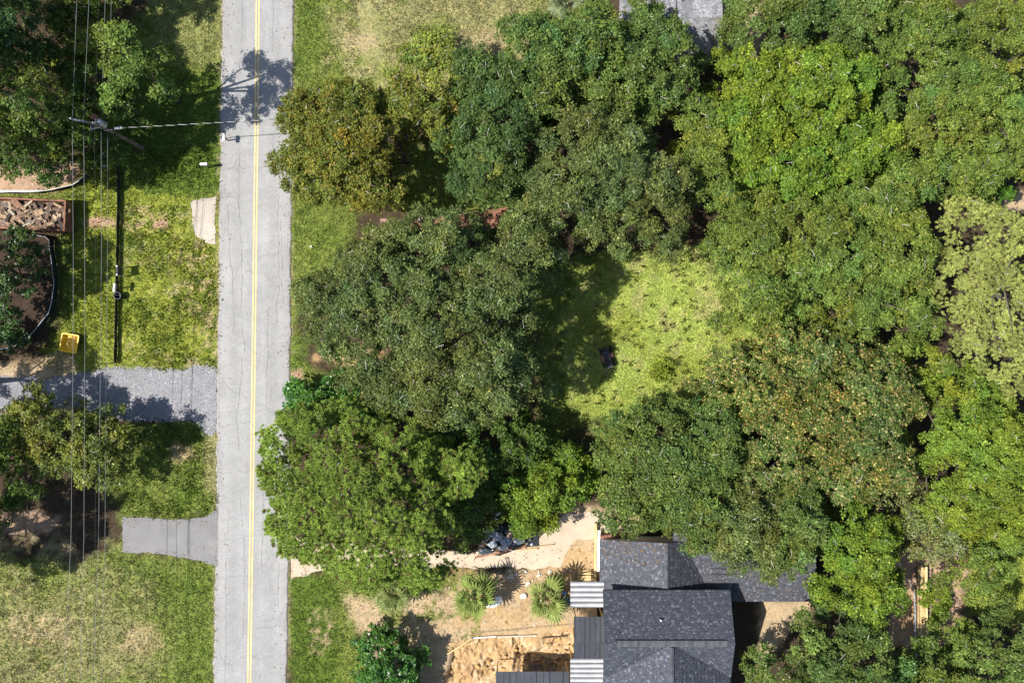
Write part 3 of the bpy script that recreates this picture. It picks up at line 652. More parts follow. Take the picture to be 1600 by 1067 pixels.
tree('broadleaf_tree', 'pale green round tree north of the utility pole, close to the road verge', [(199, 85, 37, 50), (214, 92, 26), (202, 135, 38, 34, .95)], 'dapple', 12, 4, G1, seed=6)
tree('broadleaf_tree', 'small yellowing tree under the wires north of the pole', [(130, 68, 24, 28), (112, 82, 20, 16, .7)], 'sparse', 7, 2, G1, seed=7, trunk_r=.1)
tree('broadleaf_tree', 'dark shaded tree directly below the pale round tree north of the pole', [(185, 165, 46, 30), (140, 130, 32, 34, .8)], 'shade', 8, 2.5, G1, seed=8)
tree('broadleaf_tree', 'ragged tree at the top edge west of the road, under the wires', [(165, -42, 34, 40), (110, -40, 50)], 'olive', 8, 3, G1, seed=9)
tree('broadleaf_tree', 'dark glossy tree inside the curved silt fence loop', [(0, 412, 54, 54), (-5, 460, 40, 36, .8), (44, 398, 28, 22, .6)], 'magnolia', 7, 1.5, G1, leaf='gloss_leaf', seed=10)
tree('broadleaf_tree', 'small dark bush at the lower left corner of the silt fence loop', [(6, 522, 30, 20)], 'magnolia', 3, .5, G1, leaf='gloss_leaf', seed=11, trunk_r=.08)
tree('broadleaf_tree', 'olive green spreading tree under the wires south of the gravel drive', [(95, 690, 78, 58), (170, 690, 40, 42, .9), (55, 650, 50, 38, .95), (150, 735, 36, 26, .7), (25, 680, 34)], 'pale_olive', 6.2, 2, G1, seed=12, twigs=1.6)
tree('broadleaf_tree', 'shaded dark tree behind the olive tree at the left edge', [(-10, 745, 50, 60), (10, 690, 30, 40)], 'shade', 8, 2, G1, seed=13)
tree('broadleaf_tree', 'tree mostly outside the left edge, shading the south lawn', [(-120, 875, 92, 70), (-60, 850, 42, 44)], 'dark_oak', 10.5, 3, G1, seed=14)
tree('broadleaf_tree', 'tree mostly outside the left edge, shading the gravel', [(-125, 605, 80, 62)], 'dark_oak', 10.5, 3, G1, seed=15)
# --- wood east of the road
tree('broadleaf_tree', 'rust tinged olive tree leaning over the east edge of the road', [(535, 238, 92, 80), (470, 260, 44, 52, .85), (540, 165, 62, 40, .85), (590, 290, 56, 42, .8), (470, 185, 40, 36, .75), (600, 215, 38)], 'rusty', 9, 3, G3, seed=20, twigs=.6)
tree('broadleaf_tree', 'sparse yellow olive tree at the south edge of the tan lawn', [(668, 150, 66, 72), (670, 80, 42, 36, .8), (630, 175, 40, 36, .8), (700, 120, 38)], 'sparse', 8, 3, G3, seed=21, twigs=1.0)
tree('live_oak', 'live oak east of the sparse yellow tree, its top poking into the lawn', [(775, 215, 82, 86), (745, 120, 44, 46, .85), (790, 140, 50), (760, 275, 52, 44, .85)], 'dark_oak', 9.5, 3, G2, vines=3, seed=22)
tree('live_oak', 'live oak with the most lime green runners, below the top palm', [(870, 90, 92, 72), (820, 70, 48, 44), (930, 60, 66, 50), (850, 140, 60)], 'oak', 10, 3, G2, vines=34, seed=23)
tree('live_oak', 'live oak touching the light grey roof at the top', [(1010, 130, 84, 72), (1050, 95, 50, 44, .9), (960, 150, 60), (998, 34, 34, 38, .9), (1030, 62, 34, 26, .85)], 'oak', 9.5, 3, G2, vines=20, seed=24)
tree('live_oak', 'broad dark live oak directly north of the shaded end of the clearing', [(950, 270, 112, 96), (880, 300, 62, 66, .9), (1020, 310, 74, 74, .95), (960, 350, 66, 42, .85), (900, 215, 60)], 'grey_oak', 11, 3, G2, vines=12, seed=25)
tree('live_oak', 'narrow yellow green tree between the dark live oak and the bright green tree', [(1105, 240, 40, 72), (1115, 300, 36, 40), (1085, 180, 36, 36)], 'olive', 9, 3, G3, vines=4, seed=26)
tree('broadleaf_tree', 'bright green round tree in the upper right of the wood', [(1270, 165, 122, 108), (1180, 200, 74, 82, .9), (1330, 230, 78, 66, .92), (1170, 130, 62, 52, .85), (1240, 270, 84, 50, .85)], 'bright', 10.5, 3, G3, seed=27)
tree('live_oak', 'live oak along the top edge, right of the light grey roof', [(1230, 20, 84, 50), (1330, 20, 82, 56), (1180, 40, 44, 34, .8)], 'oak', 9.5, 3, G2, seed=28)
tree('live_oak', 'grey green live oak in the top right corner', [(1490, 150, 110, 104), (1440, 60, 82, 72), (1560, 70, 84, 80), (1560, 210, 76, 72), (1440, 190, 56, 74)], 'olive', 11, 3, G2, seed=29)
tree('live_oak', 'broad yellow olive oak left of the pale pine', [(1290, 385, 124, 92), (1180, 380, 72, 84, .92), (1400, 400, 62, 84, .95), (1360, 320, 82, 50, .9), (1330, 480, 86, 62, .9), (1420, 500, 46, 52, .85), (1180, 460, 60, 62, .85)], 'olive', 10.5, 3, G2, seed=30, vines=4)
tree('broadleaf_tree', 'olive tree along the right edge, north of the pale pine', [(1500, 270, 76, 38), (1420, 280, 46, 40)], 'olive', 9, 3, G3, seed=31, twigs=1.0)
tree('broadleaf_tree', 'large tree with tan tipped leaves over the middle right', [(1310, 655, 124, 124), (1200, 620, 84, 84, .92), (1260, 560, 84, 56, .9), (1380, 620, 62, 72, .9), (1370, 720, 64, 66, .9), (1220, 720, 66, 62, .9), (1140, 590, 46, 50, .75)], 'tan', 10.5, 3, G3, seed=32, twigs=.25)
tree('broadleaf_tree', 'yellow green feathery tree at the right edge below the pale pine', [(1530, 720, 92, 110), (1500, 620, 60, 56, .9), (1590, 760, 70, 100), (1490, 780, 60, 62, .9), (1450, 570, 32, 40, .7)], 'yellow', 10.5, 3, G3, seed=33, twigs=.4)
tree('live_oak', 'largest grey green live oak, just east of the road in the middle', [(690, 500, 130, 122), (600, 440, 84, 82, .92), (765, 580, 84, 86, 1.0), (680, 610, 76, 62, .92), (555, 470, 84, 74, .86), (785, 450, 76, 84, 1.0), (690, 390, 88, 54, .9), (570, 560, 62, 50, .78), (512, 480, 44, 50, .76), (820, 390, 56, 64, .92), (620, 600, 60, 50, .8), (535, 545, 34, 30, .6), (685, 356, 54, 24, .8), (630, 372, 40, 26, .8)], 'grey_oak', 12, 2.5, G2, seed=34, twigs=.9)
tree('live_oak', 'live oak with lime runners south of the clearing', [(1040, 720, 98, 86), (985, 692, 50, 54, .85), (980, 780, 46, 62, .85), (1110, 690, 62, 66), (1090, 790, 70, 60, .9), (1030, 657, 56, 30, .8)], 'oak', 9.5, 3, G2, seed=35, vines=24)
tree('live_oak', 'live oak with pale bare limbs hanging over the dark shingle roof', [(1170, 812, 68, 62), (1130, 842, 50, 30, .85), (1195, 868, 40, 36, .8)], 'grey_oak', 8.5, 4, G6, seed=36, twigs=2.2)
tree('broadleaf_tree', 'dense dark green tree beside the end of the rear roof', [(1240, 810, 66, 60), (1232, 862, 40, 38, .85)], 'oak', 9, 3, G6, seed=37)
tree('broadleaf_tree', 'bright green tree between the rear roof and the timber ramp', [(1340, 855, 66, 66), (1350, 920, 60, 46, .85), (1310, 908, 26, 34, .8), (1385, 930, 30, 34, .7)], 'bright', 8.5, 2.5, G6, seed=38)
tree('broadleaf_tree', 'grey half bare tree north of the timber ramp', [(1445, 812, 58, 50), (1470, 848, 38, 30, .8)], 'dead', 8, 3, G6, seed=39, twigs=4.0)
tree('broadleaf_tree', 'tree with bare upper twigs right of the timber ramp', [(1536, 876, 44, 50), (1565, 836, 46, 36), (1530, 920, 28, 22, .8)], 'olive', 7.5, 2.5, G6, seed=40, twigs=1.6)
tree('broadleaf_tree', 'rounded green tree at the bottom edge, right of the house yard', [(1288, 1026, 68, 62), (1335, 1000, 56, 60, .9), (1230, 1060, 50, 44), (1370, 1060, 60, 40)], 'oak', 8, 2, G6, seed=41)
tree('broadleaf_tree', 'low green tree at the bottom edge just right of the timber ramp', [(1455, 1050, 50, 44), (1490, 1020, 36, 34, .85), (1400, 1080, 50, 30)], 'olive', 6.5, 2, G6, seed=42)
tree('broadleaf_tree', 'leafy tree filling the bottom right corner', [(1570, 1035, 60, 50), (1520, 1080, 60, 40), (1620, 1000, 50)], 'oak', 8, 2, G6, seed=43)
tree('broadleaf_tree', 'shadowed tree between the big pine and the shrubs of the scrap heap', [(770, 690, 62, 50), (730, 790, 52, 62, .75), (690, 690, 50, 44, .8), (820, 690, 40, 40, .7)], 'shade', 6.5, 1.5, G3, seed=44)
# --- shrubs
tree('shrub', 'glossy bright green shrub against the road, north of the big pine', [(495, 625, 48, 34), (560, 615, 34, 40), (465, 650, 30, 26), (585, 640, 26, 24)], 'glossy', 5, .8, G5, 'shrub', .1, .1, leaf='gloss_leaf', seed=50)
tree('shrub', 'bright green shrub north of the scrap heap', [(865, 765, 46, 46), (830, 800, 42, 34, .85), (880, 720, 34, 26, .7), (800, 770, 26, 30, .7), (905, 745, 24, 34, .6)], 'bright', 5, .6, G5, 'shrub', .1, .2, seed=51)
tree('shrub', 'round dark glossy shrub at the bottom edge on the bare yard', [(604, 1035, 54, 48), (600, 1080, 52, 40)], 'glossy', 4.2, .5, G5, 'shrub', .1, .05, leaf='gloss_leaf', seed=52)
tree('shrub', 'small yellow green shrub right beside the timber ramp', [(1465, 945, 20, 22), (1478, 925, 15, 14, .8)], 'yellow', 2.2, .2, G5, 'shrub', .05, .3, seed=53)
tree('shrub', 'lush green shrub tucked against the pale pine, at its top', [(1555, 300, 26, 18)], 'glossy', 4, .6, G5, 'shrub', .06, .1, seed=54)
tree('shrub', 'single leafy green clump standing in the clearing weeds', [(1032, 576, 11, 13)], 'yellow', 1.2, .0, G5, 'shrub', .03, .0, seed=55)
# --- pines
tree('pine_tree', 'big tufted pine overhanging the road at the concrete drive', [(570, 770, 118, 116), (480, 760, 76, 84, .9), (640, 830, 60, 70, .9), (590, 870, 66, 56, .85), (440, 690, 36, 34, .8), (500, 670, 60, 40, .85), (620, 690, 50, 44, .85), (460, 830, 46, 44, .82), (560, 660, 50, 36, .8), (655, 890, 42, 38, .75), (505, 842, 48, 40, .8), (548, 866, 56, 40, .8), (625, 870, 52, 38, .8), (660, 800, 50, 60, .85), (540, 720, 70, 60, .95)], None, 11.5, 5, G4, pine=True, trunk_r=.24, bark='dark_bark', seed=60, twigs=.15)
tree('pine_tree', 'small round tufted pine right of the big pine', [(722, 730, 32, 40)], None, 9.5, 5, G4, pine=True, trunk_r=.12, bark='dark_bark', seed=61, twigs=.2)
tree('pine_tree', 'pale yellow green pine with grey limbs at the right edge', [(1545, 370, 62, 62), (1520, 440, 66, 52, .9), (1590, 480, 50, 60), (1550, 550, 66, 54, .92), (1480, 420, 34, 28, .8), (1600, 400, 44, 60), (1510, 510, 34, 36, .8), (1600, 585, 40, 34, .8)], None, 12, 5, G4, pine=True, trunk_r=.22, seed=62, twigs=.25,
     tuft=dict(per=44, k=20, ln=.16, wd=.045, spread=.7, cols=[(.31, .35, .09), (.37, .4, .115), (.24, .285, .068)], brown=.03))


# ------------------------------------------------------------------ houses
def build_at(mb, name, mat, parent, org, **kw):
    mb.v = [(x - org[0], y - org[1], z - org[2]) for x, y, z in mb.v]
    return mb.build(name, mat, parent, **kw)
def slab(pts, th=.14):
    m = MB(); n = len(pts); m.add(list(pts) + [(p[0], p[1], p[2] - th) for p in pts],
        [tuple(range(n)), tuple(range(2 * n - 1, n - 1, -1))] + [(i, n + i, n + (i + 1) % n, (i + 1) % n) for i in range(n)]); return m
def shingles(parent, org, P0, u, v, poly, dark, light, frac=.15, row=.11, tab=.135, name='shingles', streak=0):
    """courses of overlapping tabs on a roof plane; poly in (u along eave, v up the slope)"""
    P0 = np.array(P0, float); u = unit(np.array(u, float)); v = unit(np.array(v, float)); nn = np.cross(u, v); nn = nn if nn[2] > 0 else -nn
    V = []; F = []; C = []; vs = [p[1] for p in poly]; r = 0; va = min(vs)
    R = random.Random(len(poly) * 7 + int(P0[0] * 10))
    while va < max(vs) - .03:
        vm = min(va + row * .5, max(vs) - .01); X = []
        for i in range(len(poly)):
            (u1, v1), (u2, v2) = poly[i], poly[(i + 1) % len(poly)]
            if (v1 > vm) != (v2 > vm): X.append(u1 + (vm - v1) / (v2 - v1) * (u2 - u1))
        X.sort(); vb = min(va + row + .03, max(vs))
        for k in range(0, len(X) - 1, 2):
            ua = X[k]; first = True
            while ua < X[k + 1] - .01:
                ub = min(X[k + 1], ua + tab * (R.uniform(.25, .8) if first else R.uniform(.75, 1.3))); first = False
                h = R.uniform(.005, .008); b = len(V)
                for (a, c, z) in ((ua + .004, va, h), (ub - .004, va, h), (ub - .004, vb, .008), (ua + .004, vb, .008), (ua + .004, va, .0), (ub - .004, va, .0)): V.append(P0 + u * a + v * c + nn * z)
                F += [(b, b + 1, b + 2, b + 3), (b + 4, b + 5, b + 1, b)]
                c = np.array(light) * R.uniform(.6, 1.2) if R.random() < frac else np.array(dark) * R.uniform(.78, 1.25)
                if streak: c = c * (1 + streak * (vnoise(np.array(ua * 2.2), np.array(vm * .35)) - .5))
                C += [c] * 6; ua = ub
        va += row; r += 1
    o = mesh_np(name, np.array(V) - np.array(org), np.array(F), M['shingle'], parent, np.array(C)); o['kind'] = 'stuff'; return o
DK, LT = (.064, .07, .088), (.14, .147, .175)
def ridge_cap(parent, org, a, b, wd=.3, name='ridge_cap'):
    a = np.array(a, float); b = np.array(b, float); L = np.linalg.norm(b - a); d = (b - a) / L; s = np.array([-d[1], d[0], 0]); m = MB(); n = int(L / .2)
    for i in range(n):
        p = a + d * (i * L / n); q = a + d * ((i + 1.15) * L / n); z0, z1 = .075, .05; c = tuple(np.array((.085, .087, .1)) * random.uniform(.8, 1.25))
        m.add([p - s * wd / 2 + (0, 0, z0 - .04), p + (0, 0, z0), p + s * wd / 2 + (0, 0, z0 - .04), q - s * wd / 2 + (0, 0, z1 - .04), q + (0, 0, z1), q + s * wd / 2 + (0, 0, z1 - .04)], [(0, 3, 4, 1), (1, 4, 5, 2)], c)
    return build_at(m, name, M['shingle'], parent, org, kind='stuff')
# main house
HX0, HX1, HYN, HYR, ZE, ZR = 6.69, 16.07, -18.27, -21.72, 4.0, 5.5
org = (11.4, -22.5, 0)
house = thing('house', org, 'house with dark grey shingle roof, white flecks and a cross gable, at the bottom edge', 'house', 'houses')
m = MB(); m.prism([(HX0 + .4, HYN - .35), (HX0 + .4, -31), (HX1 - .4, -31), (HX1 - .4, HYN - .35)], 0, ZE - .12); build_at(m, 'wall', M['wall'], house, org)
sl = (ZR - ZE) / (HYN - HYR); XR = 11.5; m2 = .27; HYE = -31.0
S_ = []
rf = build_at(slab([(HX0, HYN, ZE), (HX1, HYN, ZE), (HX1, HYR, ZR), (HX0, HYR, ZR)]), 'roof', M['dark_metal'], house, org)
shingles(rf, (0,0,0), np.array((HX0, HYN, ZE)) - org, (1, 0, 0), (0, HYR - HYN, ZR - ZE), [(0, 0), (HX1 - HX0, 0), (HX1 - HX0, 3.76), (0, 3.76)], DK, LT)
for sg, XE in ((1, HX1), (-1, HX0)):
    wdt = abs(XE - XR); dyE = .62 * wdt + .11; zE = ZR - .05 - m2 * wdt
    build_at(slab([(XR, HYR - .1, ZR - .045), (XE, HYR, ZR - .004), (XE, HYR - dyE, ZR - sl * dyE)]), 'roof', M['dark_metal'], house, org)
    build_at(slab([(XR, HYR - .1, ZR - .05), (XE, HYR - dyE, zE), (XE, HYE, zE), (XR, HYE, ZR - .05)]), 'roof', M['dark_metal'], house, org)
    ss = math.hypot(dyE, sl * dyE)
    shingles(rf, (0, 0, 0), np.array((XR, HYR - dyE, ZR - sl * dyE)) - org, (sg, 0, 0), (0, dyE, sl * dyE), [(wdt - .0, 0), (wdt, ss), (.15, ss), (.15, ss - .1)], DK, LT)
    cs = math.hypot(wdt, m2 * wdt)
    # courses run along the eave (north-south), climbing to the cross ridge
    Lc = abs(HYE - (HYR - .1)); shingles(rf, (0, 0, 0), np.array((XE, HYE, zE)) - org, (0, 1, 0), (XR - XE, 0, m2 * wdt), [(0, 0), (Lc - dyE + .1, 0), (Lc - .05, cs), (0, cs)], DK, LT)
ridge_cap(house, org, (HX0 + .9, HYR, ZR + .03), (HX1 - .6, HYR, ZR + .03), .42)
m = MB(); m.box(((HX0 + HX1) / 2, HYR + .24, ZR - .02), (HX1 - HX0 - 1.5, .035, .07)); build_at(m, 'ridge_vent', M['black'], house, org)
ridge_cap(house, org, (XR, HYR - .3, ZR - .01), (XR, HYE, ZR - .01), .3)
m = MB(); vx, vy, _ = W(1032, 968, 5.0); m.tube([(vx, vy, 4.7), (vx, vy, 5.25)], .055, 10); build_at(m, 'vent_pipe', M['white'], house, org)
m = MB(); m.lathe((vx, vy, 4.78), [(.13, -.06), (.13, 0), (.06, .09)], 12); build_at(m, 'vent_flashing', M['black'], house, org)
# rear wing
RX, WZ, WE, WX0, WN, WS = 11.42, 3.72, 2.55, 6.6, -14.9, -19.0
org2 = (12.5, -17, 0)
wing = thing('house_wing', org2, 'low shingle roofed wing north of the main house, half under trees', 'house', 'houses')
m = MB(); m.prism([(WX0 + .4, WN - .3), (WX0 + .4, WS + .2), (22.3, WS + .2), (22.3, WN - .3)], 0, 2.25); build_at(m, 'wall', M['wall'], wing, org2)
wr = build_at(slab([(WX0, WN, WE), (WX0, WS, WE), (RX, WS, WZ), (RX, WN, WZ)]), 'roof', M['dark_metal'], wing, org2)
cs = math.hypot(RX - WX0, WZ - WE)
shingles(wr, (0, 0, 0), np.array((WX0, WS, WE)) - org2, (0, 1, 0), (RX - WX0, 0, WZ - WE), [(0, 0), (WN - WS, 0), (WN - WS, cs), (0, cs)], (.074, .078, .093), (.155, .16, .185))
XB, ZB = 16.0, 2.13
build_at(slab([(RX, WN, WZ - .003), (RX, WS, WZ - .003), (XB, WS, ZB), (XB, WN, ZB)]), 'roof', M['dark_metal'], wing, org2)
cs = math.hypot(XB - RX, WZ - ZB)
shingles(wr, (0, 0, 0), np.array((XB, WS, ZB)) - org2, (0, 1, 0), (RX - XB, 0, WZ - ZB), [(0, 0), (WN - WS, 0), (WN - WS, cs), (0, cs)], (.066, .07, .085), (.15, .156, .18))
ridge_cap(wing, org2, (RX, WN, WZ + .0), (RX, WS, WZ + .0), .28)
build_at(slab([(12.0, -13.4, 3.5), (12.0, -19.6, 2.4), (22.75, -19.6, 2.4), (22.75, -13.4, 3.5)]), 'roof', M['dark_metal'], wing, org2)
cs = math.hypot(6.2, 1.1)
shingles(wr, (0, 0, 0), np.array((12.0, -19.6, 2.4)) - org2, (1, 0, 0), (0, 6.2, 1.1), [(0, 0), (10.75, 0), (10.75, cs), (0, cs)], (.074, .078, .093), (.155, .16, .185))
m = MB()
for yy_ in (-17.45, -17.0): m.box((15.9, yy_, 2.4 + (yy_ + 19.6) * .1775 + .04), (2.2, .03, .03))
build_at(m, 'flashing', M['black'], wing, org2)
# house at the top edge
org3 = (12.5, 24.5, 0)
h2 = thing('house', org3, 'house with weathered light grey roof at the top edge of the photo', 'house', 'houses')
m = MB(); m.prism([(8.4, 21.6), (15.1, 21.6), (15.1, 31), (8.4, 31)], 0, 2.9); build_at(m, 'wall', M['wall'], h2, org3)
GD, GL = (.27, .27, .285), (.36, .36, .375); Yr = 23.75
r2 = build_at(slab([(12.2, 20.9, 3.0), (15.52, 20.9, 3.0), (15.52, Yr, 4.1), (12.2, Yr, 4.1)]), 'roof', M['dark_metal'], h2, org3)
build_at(slab([(12.2, Yr, 4.097), (15.52, Yr, 4.097), (15.52, 31, 2.6), (12.2, 31, 2.6)]), 'roof', M['dark_metal'], h2, org3)
build_at(slab([(8.0, 21.3, 2.9), (12.25, 21.3, 2.9), (12.25, 31, 3.6), (8.0, 31, 3.6)]), 'roof', M['dark_metal'], h2, org3)
shingles(r2, (0, 0, 0), np.array((12.2, 20.9, 3.0)) - org3, (1, 0, 0), (0, Yr - 20.9, 1.1), [(0, 0), (3.32, 0), (3.32, 3.05), (0, 3.05)], GD, GL, .2, streak=.8)
shingles(r2, (0, 0, 0), np.array((12.2, 31, 2.6)) - org3, (1, 0, 0), (0, Yr - 31, 1.5), [(0, 0), (3.32, 0), (3.32, 7.39), (0, 7.39)], GD, GL, .2, streak=.8)
shingles(r2, (0, 0, 0), np.array((8.0, 21.3, 2.9)) - org3, (1, 0, 0), (0, 9.7, .7), [(0, 0), (4.25, 0), (4.25, 9.72), (0, 9.72)], (.19, .19, .215), (.27, .27, .29), .2, streak=.8)
m = MB(); m.tube([W(1071, -3, 4.0) , W(1049, 22, 3.3)], .05, 6); build_at(m, 'valley_flashing', M['black'], h2, org3)
# shed under the large oak
org4 = (-4.0, 9.6, 0)
sh = thing('shed', org4, 'low shed with a rust red roof showing through the largest live oak', 'shed')
m = MB(); m.box((-4.1, 8.9, .85), (6.2, 1.3, 1.7), .04); build_at(m, 'wall', M['wall'], sh, org4)
p = [W(640, 347, 2.0), W(640, 375, 1.8), W(795, 366, 1.8), W(795, 323, 2.0)]
build_at(slab(p, .08), 'roof', M['red_roof'], sh, org4)
m = MB(); a, b = W(704, 334, 2.05), W(772, 324, 2.05); m.tube([a, b], .05, 6); build_at(m, 'roof_edge', M['black'], sh, org4)
p = W(605, 358, 1.7); o5 = (p[0], p[1], 0)
s2 = thing('shed', o5, 'tiny pink brown roof in a gap of the oak, left of the rust red shed', 'shed')
m = MB(); m.box((0, 0, .8), (.8, 1.3, 1.6)); m.build('wall', M['wall'], s2)
m = MB(); m.box((0, 0, 1.68), (1.0, 1.6, .08), .04, (.03, .05)); m.build('roof', M['pink_roof'], s2)

# ------------------------------------------------------------------ lean-to roofs beside the house
def ribbed(name, label, X0, X1, Y0, Y1, zf, mat, n, along='x', group='metal lean-to roofs beside the house', rib=.045, frame=True):
    """n folded sheets side by side; along = direction in which ribs run"""
    o = ((X0 + X1) / 2, (Y0 + Y1) / 2, 0); t = thing(name, o, label, 'roof', group)
    for i in range(n):
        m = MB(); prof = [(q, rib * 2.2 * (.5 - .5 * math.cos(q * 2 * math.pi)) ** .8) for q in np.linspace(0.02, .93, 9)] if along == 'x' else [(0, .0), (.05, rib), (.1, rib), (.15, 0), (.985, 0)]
        V = []; a = 1 / n
        for q, h in prof:
            s = (i + q) * a
            for e in (0, 1):
                if along == 'x': x, y = (X0, X1)[e], Y1 + (Y0 - Y1) * s
                else: x, y = X0 + (X1 - X0) * s, (Y0, Y1)[e]
                V.append((x - o[0], y - o[1], zf(x, y) + h + .002 * (i % 2) + random.gauss(0, .006)))
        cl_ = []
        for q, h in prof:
            d_ = .2 + .62 * (h / max(1e-6, max(p_[1] for p_ in prof))) if along == 'x' else 1.0  # corrugation shading painted into the colour: troughs darker, crests lighter
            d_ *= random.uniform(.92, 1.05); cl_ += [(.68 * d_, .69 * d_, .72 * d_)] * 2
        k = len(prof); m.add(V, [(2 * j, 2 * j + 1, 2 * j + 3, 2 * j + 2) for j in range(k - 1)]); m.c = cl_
        ob = m.build('roof_panel', mat, t); sol = ob.modifiers.new('thickness', 'SOLIDIFY'); sol.thickness = .012; sol.offset = -1
    for x in (X0 + .12, X1 - .12):
        for y in (Y0 + .12, Y1 - .12):
            m = MB(); z = zf(x, y) - .04; m.box((x - o[0], y - o[1], z / 2), (.09, .09, z)); m.build('post', M['plank'], t)
    return t
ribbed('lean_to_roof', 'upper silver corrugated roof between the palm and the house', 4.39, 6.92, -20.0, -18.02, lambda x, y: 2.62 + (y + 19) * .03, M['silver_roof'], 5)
ribbed('lean_to_roof', 'dark slate coloured ribbed roof between the two silver corrugated roofs', 4.66, 6.93, -22.5, -20.62, lambda x, y: 2.95 - (y + 22.5) * .1, M['dark_metal'], 6, 'y')
ribbed('lean_to_roof', 'short dark ribbed roof sloping down to the lower silver sheet', 4.64, 6.91, -23.72, -22.505, lambda x, y: 2.95 + (y + 22.5) * .1, M['dark_metal'], 6, 'y')
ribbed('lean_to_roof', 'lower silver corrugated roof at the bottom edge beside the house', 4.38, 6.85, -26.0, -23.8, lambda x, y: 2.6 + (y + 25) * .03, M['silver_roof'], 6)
ribbed('lean_to_roof', 'long blue grey ribbed roof over the sand pit at the bottom edge', -1.22, 4.3, -30.5, -24.85, lambda x, y: 2.45, M['dark_metal'], 11, 'y')

# ------------------------------------------------------------------ utility pole, wires
PT = W(149, 193, 8); pole = thing('utility_pole', (PT[0], PT[1], 0), 'leaning looking grey utility pole with crossarm and transformer west of the road', 'utility pole')
m = MB(); m.tube([(0, 0, -.2), (0, 0, 4), (0, 0, 8.05)], [.17, .14, .105], 10); m.build('pole', M['wood_pole'], pole, smooth=False)
e0 = W(112.5, 186.6, 7.85) - (PT[0], PT[1], 0); m = MB(); m.tube([e0, (.05, .02, 7.85)], .065, 4); m.build('crossarm', M['bark'], pole)
m = MB(); m.tube([e0 * .55 + np.array([0, 0, 7.85]) * .45, (0, 0, 6.9)], .05, 4); m.build('brace', M['wood_pole'], pole)
m = MB(); m.tube([e0 * .98 + np.array((0, 0, .16)), e0 * .62 + np.array((0, 0, 7.85 * .38 + .12))], .055, 6); m.build('insulator_sleeve', M['white'], pole)
for f in (1.0, .51, .08):
    q = e0 * f; m = MB(); m.lathe((q[0], q[1], 7.9), [(.04, 0), (.085, .06), (.05, .1), (.085, .15), (.04, .24)], 10); m.build('insulator', M['steel'], pole)
TQ = W(157.5, 192.5, 7.2) - (PT[0], PT[1], 0)
m = MB(); m.lathe((TQ[0], TQ[1], 6.7), [(.24, 0), (.27, .05), (.27, .8), (.2, .9), (.06, .93)], 16); tr = m.build('transformer', M['steel'], pole)
for dx in (-.12, .12): m = MB(); m.lathe((TQ[0] + dx, TQ[1] + .06, 7.6), [(.035, 0), (.055, .08), (.035, .12), (.055, .18), (.03, .26)], 8); m.build('bushing', M['white'], tr)
m = MB(); m.blob((TQ[0] - .22, TQ[1] + .3, 7.75), (.3, .2, .12), 4, rough=.12); m.build('rusty_cap', M['rust'], pole)
m = MB(); q = W(142, 201.5, 6.9) - (PT[0], PT[1], 0); m.tube([(0, 0, 6.9), q], .04, 5); m.tube([q + (0, .2, 0), q - (0, .1, 0)], .05, 6); m.build('bracket', M['steel'], pole)
def smooth_path(pts, n=40):
    P = np.array([W(*p) for p in pts]); d = np.concatenate([[0], np.cumsum(np.linalg.norm(np.diff(P, axis=0), axis=1))]); t = np.linspace(0, d[-1], n)
    return np.stack([np.interp(t, d, P[:, i]) for i in range(3)], -1)
WG = 'power lines along the road'
wires = [('leftmost pale power line, fixed to the tip of the crossarm', [(128, -400, 7.4), (120, 0, 7.8), (113, 186, 8.0), (114.5, 400, 7.2), (114, 560, 6.7), (111, 840, 6.4), (100, 1067, 6.6), (84, 1500, 7.8)], .014, 'wire'),
 ('second power line from the left, fixed to the middle of the crossarm', [(148, -400, 7.4), (139, 0, 7.8), (130.5, 188, 8.0), (132.5, 400, 7.2), (132.5, 560, 6.6), (131, 840, 6.2), (125, 1067, 6.4), (112, 1500, 7.8)], .014, 'wire'),
 ('faint dark power line beside the pole top, third from the left', [(160, -400, 7.4), (154.5, 0, 7.8), (147.5, 190, 8.1), (149.5, 400, 7.0), (150, 560, 6.5), (150, 700, 6.3), (146, 1067, 6.4), (140, 1500, 7.8)], .008, 'dark_wire'),
 ('pale power line passing right over the transformer, fourth from the left', [(170, -400, 6.8), (164.5, 0, 7.0), (158, 190, 7.4), (158.5, 400, 6.6), (157, 560, 6.3), (154, 840, 6.1), (146, 1067, 6.2), (136, 1500, 7)], .014, 'wire'),
 ('rightmost power line, fixed low on the pole', [(181, -400, 6.0), (174, 0, 6.2), (168, 200, 6.4), (168, 400, 6.0), (166, 560, 5.9), (164, 840, 5.8), (158, 1067, 5.9), (150, 1500, 6.3)], .012, 'wire')]
for lab, pts, r, mt in wires:
    P = smooth_path(pts, 60); o = tuple(P[0]); m = MB(); m.tube(P - P[0], r, 5); props(m.build('power_line', M[mt], loc=o), lab, 'power line', WG)
P = smooth_path([(163, 205, 6.9), (185, 200.3, 6.6), (250, 197, 6.2), (340, 192, 5.9), (400, 188.5, 5.7), (455, 185, 5.5), (560, 178, 5.2)], 330)
o = P[0]; t = thing('service_cable', tuple(o), 'black and white twisted service cable crossing the road from the pole', 'cable')
tt = np.arange(len(P)) * .5
for j, cc in enumerate(((.6, .6, .57), (.03, .03, .03), (.03, .03, .03))):
    a = tt * .8 + j * 2.09; q = P - o + np.stack([np.zeros(len(P)), np.cos(a), np.sin(a)], -1) * .017
    m = MB(); m.tube(q, .0145, 5, col=cc); m.build('strand', M['cable'], t)
m = MB(); q = W(179, 200.8, 6.65) - o; q2 = W(191, 199.6, 6.55) - o; m.tube([q, q2], .11, 8); m.build('splice_cover', M['steel'], t, bevel=.02)
